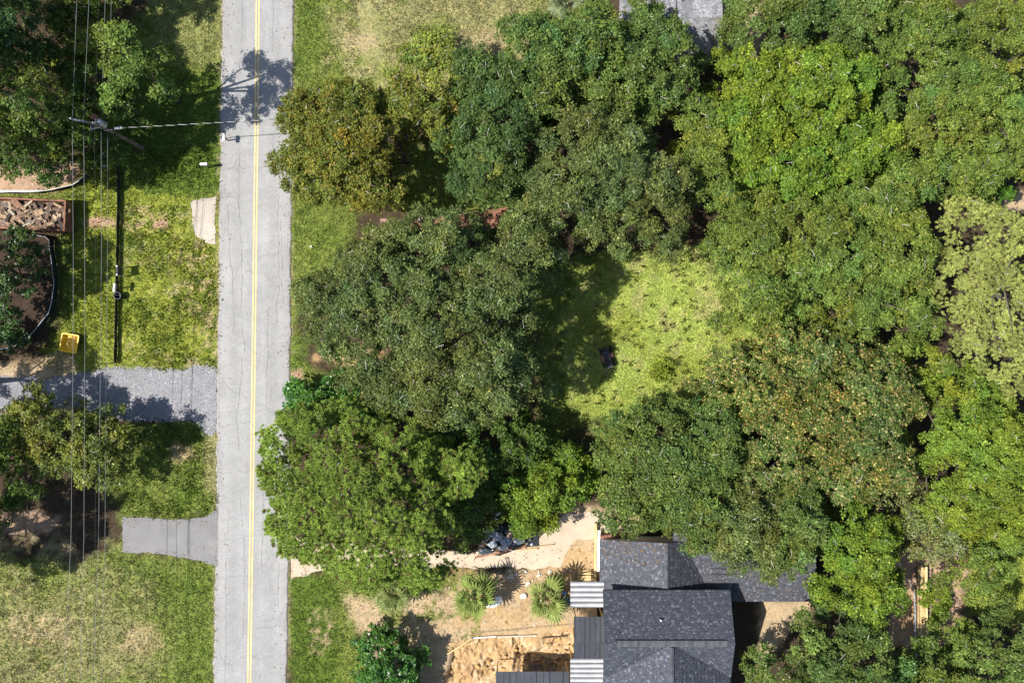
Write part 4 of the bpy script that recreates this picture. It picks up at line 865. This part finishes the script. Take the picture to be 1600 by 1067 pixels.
m = MB(); a = W(147, 252, .35); b = W(164, 259, .2); m.tube([(0, 0, 0), b - a], .03, 6); t = thing('metal_pipe', tuple(a), 'grey pipe with a pale end lying beside the fence south of the pole', 'pipe'); m.build('pipe', M['steel'], t)
m = MB(); m.blob(tuple(b - a), (.13, .12, .1), 3, rough=.08); m.build('end_cap', M['white'], t)

# ------------------------------------------------------------------ silt fences
def silt_fence(label, pts, h, gap, top=None, post_h=1.1):
    P = smooth_path([(x, y, 0) for x, y in pts], max(3, int(sum(np.hypot(*(np.array(pts[i + 1]) - pts[i])) for i in range(len(pts) - 1)) * .05 / .5)))
    o = P[0].copy(); t = thing('silt_fence', tuple(o), label, 'fence', 'black silt fences'); n = len(P); V = []; sag = h * (1 + .07 * np.sin(np.arange(n) * 1.7))
    m = MB(); wv = np.array([np.array([math.sin(i * 1.3), math.cos(i * 1.7), 0]) * .035 for i in range(n)])
    m.add([p - o + w_ for p, w_ in zip(P, wv)] + [p - o + w_ * -.5 + (0, 0, s) for p, w_, s in zip(P, wv, sag)], [(i, i + 1, n + i + 1, n + i) for i in range(n - 1)])
    ob = m.build('fabric', M['fabric'], t); sol = ob.modifiers.new('thickness', 'SOLIDIFY'); sol.thickness = .02
    for i in range(0, n, gap):
        q = P[i] - o; m = MB(); m.box((q[0] + .03, q[1] + .03, post_h * h / 2), (.05, .05, post_h * h)); m.build('post', M['wood_pole'], t)
    if top: m = MB(); m.tube([p - o + w_ * -.5 + (0, 0, s + .01) for p, w_, s in zip(P, wv, sag)], top[1], 5); m.build('top_cord', M[top[0]], t)
    return t
silt_fence('black silt fence curving between the pink soil and the rusty dumpster', [(-30, 303), (66, 302), (92, 298), (118, 292), (134, 283), (155, 258), (172, 238)], .7, 4, ('white', .025))
silt_fence('black silt fence looping round the dark glossy tree', [(16, 364), (48, 367), (84, 373), (84, 386), (89, 422), (91, 440), (89, 470), (82, 490), (65, 513), (50, 527), (30, 541), (-20, 552)], .7, 4, ('steel', .03))
silt_fence('long straight black silt fence parallel to the road', [(186, 228), (187, 320), (185, 430), (183.5, 500), (182, 566)], .5, 5)
silt_fence('short black silt fence end along the north rim of the gravel drive', [(181, 567.5), (168, 568), (156, 569.5)], .45, 3)
m = MB(); a = W(-25, 298.5, .15); b = W(66, 298.7, .15); m.tube([(0, 0, 0), b - a], .075, 8); props(m.build('white_pipe', M['white'], loc=tuple(a)), 'long white plastic pipe lying along the silt fence above the dumpster', 'pipe')

# ------------------------------------------------------------------ dumpster with its scrap
dz = 1.5; c = (W(101, 337, dz) + W(101, 337, dz)) / 2; DL, DW = 6.2, 2.25
du = thing('dumpster', (c[0], c[1], 0), 'rusty red open dumpster full of broken boards at the left edge', 'dumpster', rz=math.radians(-2.5))
m = MB(); m.box((-DL / 2, 0, .12), (DL, DW - .1, .12)); m.build('floor', M['rust'], du)
for s in (-1, 1):
    m = MB(); m.box((-DL / 2, s * DW / 2, dz / 2 + .08), (DL, .07, dz - .16)); m.build('side_wall', M['rust'], du)
    m = MB(); m.box((-DL / 2, s * DW / 2, dz - .03), (DL + .1, .13, .1)); m.build('rim', M['rust'], du, bevel=.015)
    for i in range(9):
        m = MB(); m.box((-.35 - i * .68, s * (DW / 2 + .08), dz / 2), (.09, .1, dz - .25)); m.build('rib', M['rust'], du)
for x in (-.03, -DL + .03):
    m = MB(); m.box((x, 0, dz / 2 + .08), (.07, DW - .08, dz - .16)); g_ = m.build('end_gate', M['rust'], du)
    for yq in (-.7, 0, .7): m = MB(); m.box((x + (.08 if x > -1 else -.08), yq, dz / 2), (.09, .1, dz - .3)); m.build('rib', M['rust'], g_)
m = MB(); m.box((0, 0, dz - .03), (.13, DW, .1)); m.build('rim', M['rust'], du, bevel=.015)
V = []; nx_, ny_ = 30, 12
for j in range(ny_ + 1):
    for i in range(nx_ + 1):
        x = -.1 - i * (DL - .2) / nx_; y = -DW / 2 + .1 + j * (DW - .2) / ny_
        V.append((x, y, 1.0 + .35 * float(vnoise(np.array(x * 2.1), np.array(y * 2.1))) - .25 * abs(y)))
m = MB(); m.add(V, [(j * (nx_ + 1) + i, (j + 1) * (nx_ + 1) + i, (j + 1) * (nx_ + 1) + i + 1, j * (nx_ + 1) + i + 1) for j in range(ny_) for i in range(nx_)])
rb_ = m.build('rubble', M['rubble'], loc=(c[0], c[1], 0)); rb_.rotation_euler = (0, 0, math.radians(-2.5)); props(rb_, 'dusty broken rubble filling the rusty dumpster under the boards', 'rubble', kind='stuff')
R = random.Random(3); scrap = [(.36, .25, .15), (.3, .2, .12), (.22, .15, .09), (.4, .3, .2), (.07, .05, .04), (.13, .12, .12), (.36, .3, .22), (.24, .13, .08), (.05, .04, .035), (.17, .11, .07), (.12, .08, .055)]
for i in range(96):
    L = R.uniform(.18, .8) if i % 6 else R.uniform(.8, 1.7); m = MB(); m.box((0, 0, 0), (L, R.uniform(.04, .2) if i % 9 else R.uniform(.25, .5), R.uniform(.02, .07)), col=R.choice(scrap))
    x = -R.uniform(.35, 4.9); y = R.uniform(-.82, .82); ca, sa = math.cos(math.radians(-2.5)), math.sin(math.radians(-2.5))
    ob = m.build('scrap_board', M['vplank'], loc=(c[0] + x * ca - y * sa, c[1] + x * sa + y * ca, R.uniform(1.15, 1.42)))
    ob.rotation_euler = (R.uniform(-.25, .25), R.uniform(-.18, .18), R.uniform(-1.3, 1.3))
    props(ob, 'broken board or sheet in the heap inside the rusty dumpster', 'scrap', 'scrap boards in the dumpster')

# ------------------------------------------------------------------ yard things west of the road
a = W(109, 536, .4); t = thing('cart_tray', (a[0], a[1], 0), 'bright yellow open tray standing in the weeds north of the gravel', 'tray', rz=-.17)
def tray_loop(x, y, z, r=.14, n=5):
    out = []
    for sx, sy, a0 in ((1, 1, 0), (-1, 1, 90), (-1, -1, 180), (1, -1, 270)):
        for k in range(n): q = math.radians(a0 + 90 * k / (n - 1)); out.append((sx * (x - r) + r * math.cos(q), sy * (y - r) + r * math.sin(q), z))
    return out
loops = [tray_loop(.53, .56, .1), tray_loop(.63, .67, .5), tray_loop(.69, .73, .52), tray_loop(.69, .73, .49), tray_loop(.62, .66, .5 - .03), tray_loop(.5, .53, .13)]
loops = [loops[0], loops[1], loops[3], loops[2], tray_loop(.6, .64, .52), tray_loop(.49, .52, .14)]
m = MB(); V = sum(loops, []); n = len(loops[0]); m.add(V, [(i * n + k, i * n + (k + 1) % n, (i + 1) * n + (k + 1) % n, (i + 1) * n + k) for i in range(5) for k in range(n)] + [tuple(range(n - 1, -1, -1)), tuple(range(5 * n, 6 * n))])
m.build('tray', M['yellow'], t)
for sx in (-.3, .3): m = MB(); m.box((sx, 0, .05), (.07, .9, .1)); m.build('skid', M['steel'], t)
# road sign on two posts, edge-on to the camera
a = W(195.5, 425, 0); t = thing('notice_sign', (a[0], a[1], 0), 'dark navy notice panel on two white posts beside the straight silt fence', 'sign')
for y in (-.33, .33):
    m = MB(); m.box((0, y, .74), (.075, .075, 1.48)); m.build('post', M['white'], t)
    m = MB(); m.box((0, y, 1.5), (.11, .11, .05)); m.build('post_cap', M['white'], t, bevel=.01)
m = MB(); m.box((.04, 0, 1.02), (.03, .72, .84)); m.build('panel', M['navy'], t)
m = MB(); m.box((0, 0, 1.43), (.06, .6, .05)); m.build('top_rail', M['navy'], t)
def mailbox(label, px, py, rz, mat='white', h=1.1, L=.52, lean=0):
    a = W(px, py, h); t = thing('mailbox', (a[0], a[1], 0), label, 'mailbox', 'mailboxes along the road', rz)
    m = MB(); m.box((0, 0, h / 2 - .1), (.09, .09, h - .1)); m.build('post', M['wood_pole'], t)
    m = MB(); V = []; prof = [(-.09, 0), (.09, 0), (.09, .12), (.075, .175), (.04, .2), (0, .21), (-.04, .2), (-.075, .175), (-.09, .12)]; n = len(prof)
    for y in (-L / 2, L / 2): V += [(x * 1.15, y, h - .1 + z) for x, z in prof]
    m.add(V, [tuple(range(n - 1, -1, -1)), tuple(range(n, 2 * n))] + [(i, (i + 1) % n, n + (i + 1) % n, n + i) for i in range(n)]); bx = m.build('box', M[mat], t)
    m = MB(); m.box((0, -L / 2 - .012, h - .01), (.19, .02, .19)); m.build('door', M['steel'], t)
    m = MB(); m.box((.12, .05, h + .06), (.012, .16, .06)); m.build('flag', M['rust'], t); return t
mailbox('white mailbox reaching over the west road edge in the tree shadow', 350, 215, 0)
mailbox('white mailbox standing crosswise in the shaded verge near the road', 318, 256.5, 1.6)
mailbox('pale grey rounded mailbox beside the straight silt fence south of the notice', 179, 449, -.1, 'steel', 1.2, .6)
a = W(184, 462, .5); t = thing('bin', (a[0], a[1], 0), 'small dark blue green round bin below the grey mailbox', 'bin')
m = MB(); m.lathe((0, 0, 0), [(.2, 0), (.27, .55), (.29, .56), (.29, .6), (.25, .6), (.21, .25), (.02, .22)], 16); m.build('tub', M['navy'], t)
m = MB(); m.tube([(-.28, 0, .56), (-.2, .05, .64), (.2, .05, .64), (.28, 0, .56)], .012, 5); m.build('handle', M['navy'], t)

# ------------------------------------------------------------------ palms
def frond_mesh(name, col, seed, parent, pet=.75, fan=.78):
    R = random.Random(seed); m = MB(); m.tube([(0, 0, 0), (pet * .5, 0, .05), (pet, 0, .0)], [.028, .02, .014], 4, col=(.16, .19, .06)); k = 13
    for i in range(k):
        a = math.radians(-105 + 210 * i / (k - 1)); L = fan * (1 - .28 * abs(a) / 2) * R.uniform(.9, 1.1); d = Vector((math.cos(a), math.sin(a), 0)); s = Vector((-d.y, d.x, 0)); w_ = .055
        b = Vector((pet - .02, 0, 0)); c = tuple(np.array(col) * R.uniform(.75, 1.3)); mid = b + d * L * .55 + Vector((0, 0, .03)); tip = b + d * L + Vector((0, 0, -.16 * R.uniform(.4, 1.6)))
        m.add([b + Vector((0, 0, .0)), mid - s * w_ + Vector((0, 0, .022)), mid, mid + s * w_ + Vector((0, 0, .022)), tip], [(0, 2, 1), (0, 3, 2), (1, 2, 4), (2, 3, 4)], c)
    return m.build(name, M['leaf'], parent)
def palm(label, px, py, h, R_, col, n=24, seed=1):
    a = W(px, py, h); t = thing('palm_tree', (a[0], a[1], 0), label, 'palm', 'palms of the bare yard'); rr = random.Random(seed)
    m = MB(); m.tube([(0, 0, -.1), (.03, 0, h * .5), (0, 0, h)], [.2, .16, .17], 9)
    for i in range(16): q = i * 2.4; z = h * (.25 + .7 * i / 16); m.tube([(.14 * math.cos(q), .14 * math.sin(q), z), (.26 * math.cos(q), .26 * math.sin(q), z + .16)], [.04, .02], 4)
    m.build('trunk', M['bark'], t); sc = R_ / 1.22; protos = [frond_mesh('frond', col, seed * 10 + j, t) for j in range(4)]
    for i in range(n):
        f = protos[i] if i < 4 else copy_part(protos[i % 4], t)
        az = i * 2.39996 + rr.gauss(0, .3)
        if i >= 4 and rr.random() < .14: COL.objects.unlink(f); continue
        el = math.radians(-28 + 100 * (i / n) ** .9 + rr.gauss(0, 6)); f.location = (0, 0, h); f.rotation_euler = (rr.gauss(0, .4), -el, az); s_ = sc * rr.uniform(.72, 1.15); f.scale = (s_, s_, s_)
    dead = frond_mesh('dead_frond', (.34, .26, .15), seed * 10 + 8, t)
    for i in range(5):
        f = dead if i == 0 else copy_part(dead, t); f.location = (0, 0, h - .1); f.rotation_euler = (rr.gauss(0, .6), math.radians(rr.uniform(25, 60)), rr.uniform(0, 6.28)); f.scale = (sc * .8,) * 3
    return t
palm('fan palm next to the white chair on the bare yard', 742, 928, 2.3, 1.62, (.2, .26, .065), seed=1)
palm('fan palm with blue tubs beside it, next to the silver lean-to roof', 854, 934, 2.3, 1.68, (.23, .28, .075), seed=2)
palm('fan palm half hidden under the south rim of the big pine', 615, 920, 2.1, 1.5, (.19, .24, .075), seed=3)
palm('grey green fan palm at the top edge by the tan lawn', 884, 4, 3, 1.45, (.2, .24, .13), seed=4)

# ------------------------------------------------------------------ yard between the drive and the pit
def bag(label, px, py, r, col, seed, z=.25, grp='bags of the scrap heap', name='rubbish_bag', rough=.16, mat='tarp'):
    a = W(px, py, z); t = MB(); t.blob((0, 0, 0), r, seed, 14, 9, rough, col); return props(t.build(name, M[mat], loc=tuple(a)), label, 'bag', grp)
BL = [('blue grey rubbish bag at the top left of the scrap heap', 767, 832, (.5, .3, .28), (.2, .24, .33)), ('pale grey crumpled bag in the middle of the scrap heap', 779, 838, (.42, .38, .32), (.42, .44, .48)),
 ('blue grey sheet hump near the bucket in the scrap heap', 791, 846, (.5, .42, .3), (.3, .34, .42)), ('white crumpled sheet right of the bucket', 810, 845, (.5, .26, .2), (.75, .74, .72)),
 ('black bag between the pale bags of the scrap heap', 801, 851, (.34, .26, .22), (.03, .035, .05)), ('dark slate bag at the lower left end of the scrap heap', 757, 861, (.55, .26, .2), (.06, .075, .09)),
 ('light blue bag at the lower left of the scrap heap', 770, 850, (.34, .3, .24), (.5, .55, .62)), ('white bag strip along the lower side of the scrap heap', 785, 856, (.45, .2, .16), (.68, .66, .62)),
 ('black bag at the shaded top of the scrap heap', 786, 824, (.7, .3, .25), (.02, .024, .035)), ('dark bag under the shrub, topmost of the scrap heap', 800, 826, (.35, .3, .2), (.25, .27, .3))]
for i, (lab, x, y, r, cl) in enumerate(BL): bag(lab, x, y, r, cl, i + 3)
a = W(797, 836, .5); t = thing('bucket', (a[0], a[1], 0), 'round tan bucket with a lid on the scrap heap', 'bucket')
m = MB(); m.lathe((0, 0, .1), [(.19, 0), (.22, .4), (.24, .41), (.24, .44)], 18); m.build('pail', M['stone'], t); m = MB(); m.lathe((0, 0, .54), [(.25, 0), (.25, .03), (.2, .035), (.19, .02)], 18); m.build('lid', M['pink_roof'], t)
for lab, x0, y0, x1, y1, wd, cl in (('long brown plank along the south side of the scrap heap', 742, 871, 822, 853, .16, (.3, .16, .1)), ('longest tan plank, poking right out of the scrap heap', 800, 858, 865, 851, .1, (.5, .35, .2)),
     ('short tan plank lying below the longest plank', 805, 860, 840, 857, .13, (.55, .38, .22)), ('upright looking brown plank at the right end of the heap', 819, 842, 823, 857, .1, (.33, .18, .1)), ('thin brown plank above the black bags', 772, 821, 800, 818, .08, (.3, .18, .12)), ('tan plank at the far left end of the heap', 736, 876, 748, 862, .16, (.58, .45, .33))):
    a, b = W(x0, y0, .14), W(x1, y1, .14); d = b - a; L = np.linalg.norm(d); m = MB(); m.box((L / 2, 0, 0), (L, wd, .06), col=cl); ob = m.build('plank', M['vplank'], loc=tuple(a)); ob.rotation_euler = (0, 0, math.atan2(d[1], d[0])); props(ob, lab, 'plank', 'planks of the scrap heap')
m = MB(); a = W(832, 845, .05); m.box((0, 0, 0), (.95, 1.0, .05), .06); props(m.build('dark_mat', M['black'], loc=tuple(a), bevel=.01), 'square dark mat lying right of the scrap heap', 'mat')
def chair(label, px, py, rz, tip=0.0):
    a = W(px, py, .4); t = thing('plastic_chair', (a[0], a[1], 0), label, 'chair', 'white chairs in the yard', rz)
    if tip: t.rotation_euler = (tip, 0, rz); t.location.z = .3
    m = MB(); m.box((0, 0, .42), (.48, .46, .03)); m.build('seat', M['white'], t, bevel=.01)
    for i in range(5): m = MB(); m.box((-.19 + .095 * i, .26, .66), (.06, .025, .44), tilt=(-.18, 0)); m.build('back_slat', M['white'], t)
    m = MB(); m.box((0, .3, .89), (.5, .035, .07)); m.build('top_rail', M['white'], t)
    for sx in (-1, 1):
        m = MB(); m.box((sx * .26, .02, .63), (.06, .46, .03)); m.box((sx * .26, -.19, .53), (.05, .05, .2)); m.build('armrest', M['white'], t)
        for sy in (-1, 1): m = MB(); m.tube([(sx * .2, sy * .19, .41), (sx * .25, sy * .24, 0)], .024, 5); m.build('leg', M['white'], t)
    return t
chair('white slatted plastic chair between the two big fan palms', 779, 936, -1.45)
chair('white plastic chair in the shade behind the scrap heap', 777, 800, .5)
m = MB(); a = W(768, 944, .03); m.prism([(-.6, -.15), (.1, -.25), (.65, .0), (.5, .35), (-.2, .3)], -.02, .05); props(m.build('white_board', M['white'], loc=tuple(a)), 'white ragged board lying under the chair by the palm', 'board')
for lab, x, y in (('blue plastic tub at the upper right of the palm by the lean-to', 875, 924), ('blue plastic tub at the lower right of the palm by the lean-to', 886, 936)):
    a = W(x, y, .2); t = MB(); t.lathe((0, 0, 0), [(.26, 0), (.34, .34), (.37, .34), (.37, .38), (.31, .37), (.24, .06)], 12); ob = t.build('tub', M['blue'], loc=(a[0], a[1], .03)); ob.rotation_euler = (.5, .3, 0); props(ob, lab, 'tub', 'blue tubs')
m = MB(); m.blob((0, 0, 0), (.26, .22, .14), 8, rough=.14); a = W(818, 931, .1); props(m.build('white_stone', M['white'], loc=tuple(a)), 'large white lump lying between the two fan palms', 'stone')
R = random.Random(9); protos = [MB().blob((0, 0, 0), (1, .75, .5), 20 + j, 9, 6, .2).build('stone', M['stone']) for j in range(4)]
for i in range(46):
    ob = protos[i] if i < 4 else protos[i % 4].copy()
    if i >= 4: COL.objects.link(ob)
    x, y = (R.uniform(795, 905), R.uniform(890, 912)) if i < 26 else (R.uniform(700, 890), R.uniform(900, 1000)); a = W(x, y, 0); s_ = R.uniform(.05, .22 if i < 20 else .1)
    ob.location = (a[0], a[1], s_ * .2); ob.scale = (s_,) * 3; ob.rotation_euler = (0, 0, R.uniform(0, 6.28)); props(ob, 'pale stone strewn over the bare yard south of the concrete drive', 'stone', 'pale stones of the bare yard')
# edging boards of the pit and other loose timber
def beam(name, label, cat, x0, y0, x1, y1, wd, th, z, mat, grp=None):
    a, b = W(x0, y0, z), W(x1, y1, z); d = b - a; L = np.linalg.norm(d); m = MB(); m.box((L / 2, 0, 0), (L, wd, th)); ob = m.build(name, M[mat], loc=tuple(a), bevel=.01); ob.rotation_euler = (0, 0, math.atan2(d[1], d[0])); return props(ob, label, cat, grp)
GE = 'boards edging the sand pit'
beam('edging_board', 'pale edging board at the left end of the sand pit', 'board', 737, 996, 775, 993.5, .09, .22, .05, 'white', GE)
beam('edging_board', 'pale edging board in the middle of the sand pit rim', 'board', 778, 994, 838, 992, .08, .22, .05, 'stone', GE)
beam('edging_board', 'dark edging board at the right end of the pit rim', 'board', 848, 996, 888, 993, .07, .14, -.05, 'dark_bark', GE)
beam('timber_rail', 'yellowish rail slanting from the pit rim to the dark shrub', 'rail', 737, 997, 700, 1021, .09, .12, .3, 'plank')
beam('string_line', 'thin dark string line across the sand north of the pit', 'string', 739, 989, 889, 975.5, .025, .02, .15, 'dark_bark')
beam('garden_wall', 'pale yellow timber beam west of the wing, with a white board beside it', 'beam', 931, 817, 929.5, 907, .17, .3, .3, 'plank')
beam('white_board', 'white upright board between the timber beam and the wing', 'board', 936, 828, 934.5, 893, .2, .12, .5, 'white')
beam('timber_rail', 'brown timber wall on the north side of the wing, at its left corner', 'rail', 938, 838, 985, 832, .3, .8, .4, 'rust')
a = W(918, 899, .2); t = thing('wooden_steps', (a[0], a[1], 0), 'weathered wooden steps between palm and wing', 'steps')
for i in range(4): m = MB(); m.box((0, -.3 + i * .21, .1 + .05 * (i % 2)), (1.5, .17, .05)); m.build('board', M['plank'], t)
for x in (-.6, .6): m = MB(); m.box((x, 0, .05), (.07, .85, .07)); m.build('joist', M['dark_bark'], t)
m = MB(); a = W(838, 1040, -.3); m.box((0, 0, 0), (1.1, .5, .5), .1); props(m.build('sand_block', M['rubble'], loc=tuple(a), bevel=.06), 'block of packed soil left standing in the sand pit', 'soil')
beam('pipe', 'thin orange pipe standing in the shaded side of the sand pit', 'pipe', 874, 1030, 877, 1050, .05, .05, 0, 'rust')
# clods and dug lumps
R = random.Random(5); cl = MB()
for i in range(150):
    x, y = R.uniform(742, 895), R.uniform(996, 1060); p_ = W(x, y, 0); s_ = .035 + .13 * R.random() ** 3; cl.blob((p_[0], p_[1], -.2 - (.4 if x > 806 and y > 1022 else 0) + s_ * .3), (s_ * 1.3, s_, s_ * .7), i, 6, 4, .25)
M['clod'] = grained('sand_clod', (.5, .31, .13), .3, 8, .95); props(cl.build('soil_clods', M['clod']), 'orange clods of dug soil scattered over the sand pit', 'soil', kind='stuff')

# ------------------------------------------------------------------ east side: ramp, ladder, pipes
a = W(1441, 945, .6); t = thing('timber_ramp', (a[0], a[1], 0), 'long narrow timber ramp of bright boards among the trees at right', 'ramp')
for i in range(4):
    m = MB(); m.box((-.3 + i * .2, .1 * math.sin(i * 2), .62 + .035 * (i % 2)), (.165, 6.0, .045), (0.004 * (i - 1.5)), col=((.42, .29, .14), (.66, .49, .25), (.55, .38, .17), (.7, .55, .3))[i]); m.build('board', M['vplank'], t)
for sx in (-.36, .36): m = MB(); m.box((sx, 0, .5), (.06, 6.0, .16)); m.build('stringer', M['dark_bark'], t)
for y in (-2.6, 0, 2.6):
    for sx in (-.36, .36): m = MB(); m.box((sx, y, .22), (.1, .1, .44)); m.build('post', M['wood_pole'], t)
a = W(1452.5, 935, .3); t = thing('ladder', (a[0], a[1], 0), 'dark ladder lying along the right side of the timber ramp', 'ladder')
for sx in (-.16, .16): m = MB(); m.box((sx, 0, .3), (.05, 4.6, .08)); m.build('rail', M['dark_bark'], t)
for i in range(15): m = MB(); m.box((0, -2.1 + i * .3, .3), (.27, .04, .04)); m.build('rung', M['wood_pole'], t)
for lab, pts, r in (('silver pipe running along the left side of the timber ramp', [(1427, 918, .5), (1430, 950, .5), (1431.5, 1010, .5), (1432, 1075, .5)], .045), ('bent silver pipe leaning from the ramp to the upper left', [(1403, 893, .8), (1410, 897, .8), (1427, 918, .5)], .03), ('second silver pipe beside the ramp, broader and flat', [(1430, 945, .3), (1429, 1000, .3)], .06)):
    P = smooth_path(pts, 12); m = MB(); m.tube(P - P[0], r, 6); props(m.build('metal_pipe', M['steel'], loc=tuple(P[0])), lab, 'pipe', 'metal pipes by the ramp')
a = W(1405.5, 881, .1); props(MB().blob((0, 0, 0), (.14, .1, .08), 3, rough=.1).build('white_can', M['white'], loc=tuple(a)), 'small white lump on the pink soil left of the ramp', 'litter')
for lab, x, y in (('tiny white cup on the grass just east of the road', 486, 385), ('white scrap at the oak rim by the sandy patch', 505, 556), ('white scrap beside the sandy patch under the oak', 520, 544), ('white scrap at the south rim of the big pine', 665, 888)):
    a = W(x, y, .1); props(MB().blob((0, 0, 0), (.11, .07, .07), int(x), rough=.2).build('litter', M['white'], loc=tuple(a)), lab, 'litter', 'white litter on the ground')
# ride-on mower in the shade at the clearing's edge
a = W(949, 557, .4); t = thing('ride_on_mower', (a[0], a[1], 0), 'black ride-on mower parked in shade at the left edge of the clearing', 'mower', rz=math.radians(-75))
m = MB(); m.box((.45, 0, .55), (.75, .45, .36)); m.build('hood', M['black'], t, bevel=.06); m = MB(); m.box((0, 0, .28), (1.5, .5, .14)); m.build('chassis', M['dark_metal'], t, bevel=.03)
m = MB(); m.box((-.4, 0, .58), (.4, .42, .1)); m.build('seat', M['dark_metal'], t, bevel=.03); m = MB(); m.box((-.6, 0, .8), (.08, .42, .4), tilt=(0, -.2)); m.build('seat_back', M['dark_metal'], t, bevel=.03)
m = MB(); m.tube([(.0, 0, .7), (-.1, 0, .95)], .02, 6); m.tube([(-.1 + .17 * math.cos(q) * .6, .17 * math.sin(q), .95 + .08 * math.cos(q)) for q in np.linspace(0, 6.28, 15)], .015, 5); m.build('steering_wheel', M['black'], t)
m = MB(); m.box((0, 0, .2), (.7, 1.0, .14)); m.build('mower_deck', M['rust'], t, bevel=.04); m = MB(); m.box((.84, 0, .5), (.04, .4, .2)); m.build('grille', M['steel'], t)
for x, r in ((.6, .2), (-.5, .27)):
    for s in (-1, 1):
        m = MB(); m.tube([(x, s * .36, r), (x, s * .5, r)], r, 16); wh = m.build('wheel', M['black'], t, bevel=.03); m = MB(); m.tube([(x, s * .49, r), (x, s * .51, r)], r * .5, 12); m.build('rim', M['steel'], wh)
beam('fallen_stick', 'thin tan stick lying in the shade south of the clearing', 'stick', 905, 712, 930, 700, .06, .05, .1, 'plank')

# small rubbish of the scrap heap, too small to pick apart
R = random.Random(12); m = MB(); cs_ = [(.6, .6, .6), (.3, .34, .42), (.08, .09, .12), (.35, .25, .18), (.7, .68, .64), (.4, .15, .1), (.12, .2, .35)]
for i in range(170):
    x, y = R.gauss(787, 20), R.gauss(845, 9); a = W(x, y, 0); z = .1 + max(0, .5 - .02 * abs(y - 842) - .008 * abs(x - 787)) * R.random(); s_ = R.uniform(.05, .17); q = [Vector((R.uniform(-1, 1), R.uniform(-1, 1), R.uniform(-.5, .5))) * s_ + Vector((a[0], a[1], z + .1)) for _ in range(4)]
    m.add(q, [(0, 1, 2), (0, 2, 3), (0, 3, 1), (1, 3, 2)], R.choice(cs_))
props(m.build('rubbish', M['tarp']), 'small crumpled rubbish strewn through the scrap heap by the drive', 'rubbish', kind='stuff')
# dry leaves blown over paving, roofs and verges
R = random.Random(21); m = MB()
def dry_leaf(x, y, z):
    a = R.uniform(0, 6.28); s_ = R.uniform(.035, .08); d = Vector((math.cos(a), math.sin(a), R.uniform(-.2, .2))) * s_; e = Vector((-math.sin(a), math.cos(a), R.uniform(-.2, .2))) * s_ * .6; c = Vector((x, y, z))
    m.add([c + d, c + e, c - d, c - e], [(0, 1, 2, 3)], R.choice([(.3, .17, .07), (.22, .13, .06), (.38, .26, .12), (.16, .1, .05)]))
for i in range(420):
    t_ = R.choice((R.random() ** 3 * .2, 1 - R.random() ** 3 * .2)); y = R.uniform(-10, 1080); x_, y_ = road_xy(t_, y); dry_leaf(x_, y_, road_z(min(.98, max(.02, t_))) + .02)
for i in range(60): a = W(R.uniform(192, 335), R.choice((R.gauss(815, 5), R.gauss(862, 5)))); dry_leaf(a[0], a[1], .03)
for i in range(260):
    X = R.uniform(13.8, 22.5); Y = R.uniform(-19.5, -14); dry_leaf(X, Y, 2.4 + (Y + 19.6) * .1775 + .05)
for i in range(170):
    X = R.uniform(6.8, 11.3); Y = -14.95 - abs(R.gauss(0, 1.1)); dry_leaf(X, Y, 2.55 + (X - 6.6) * .2427 + .05)
for i in range(120): X = R.uniform(12.3, 15.4); Y = 20.95 + abs(R.gauss(0, .9)); dry_leaf(X, Y, 3.0 + (Y - 20.9) * .386 + .05)
for i in range(500): a = W(R.uniform(460, 930), R.choice((R.uniform(845, 890), R.uniform(890, 1000)))); dry_leaf(a[0], a[1], .05)
props(m.build('fallen_leaves', M['blade']), 'dry brown leaves scattered over road edges, paving, roofs and bare yard', 'leaves', kind='stuff')
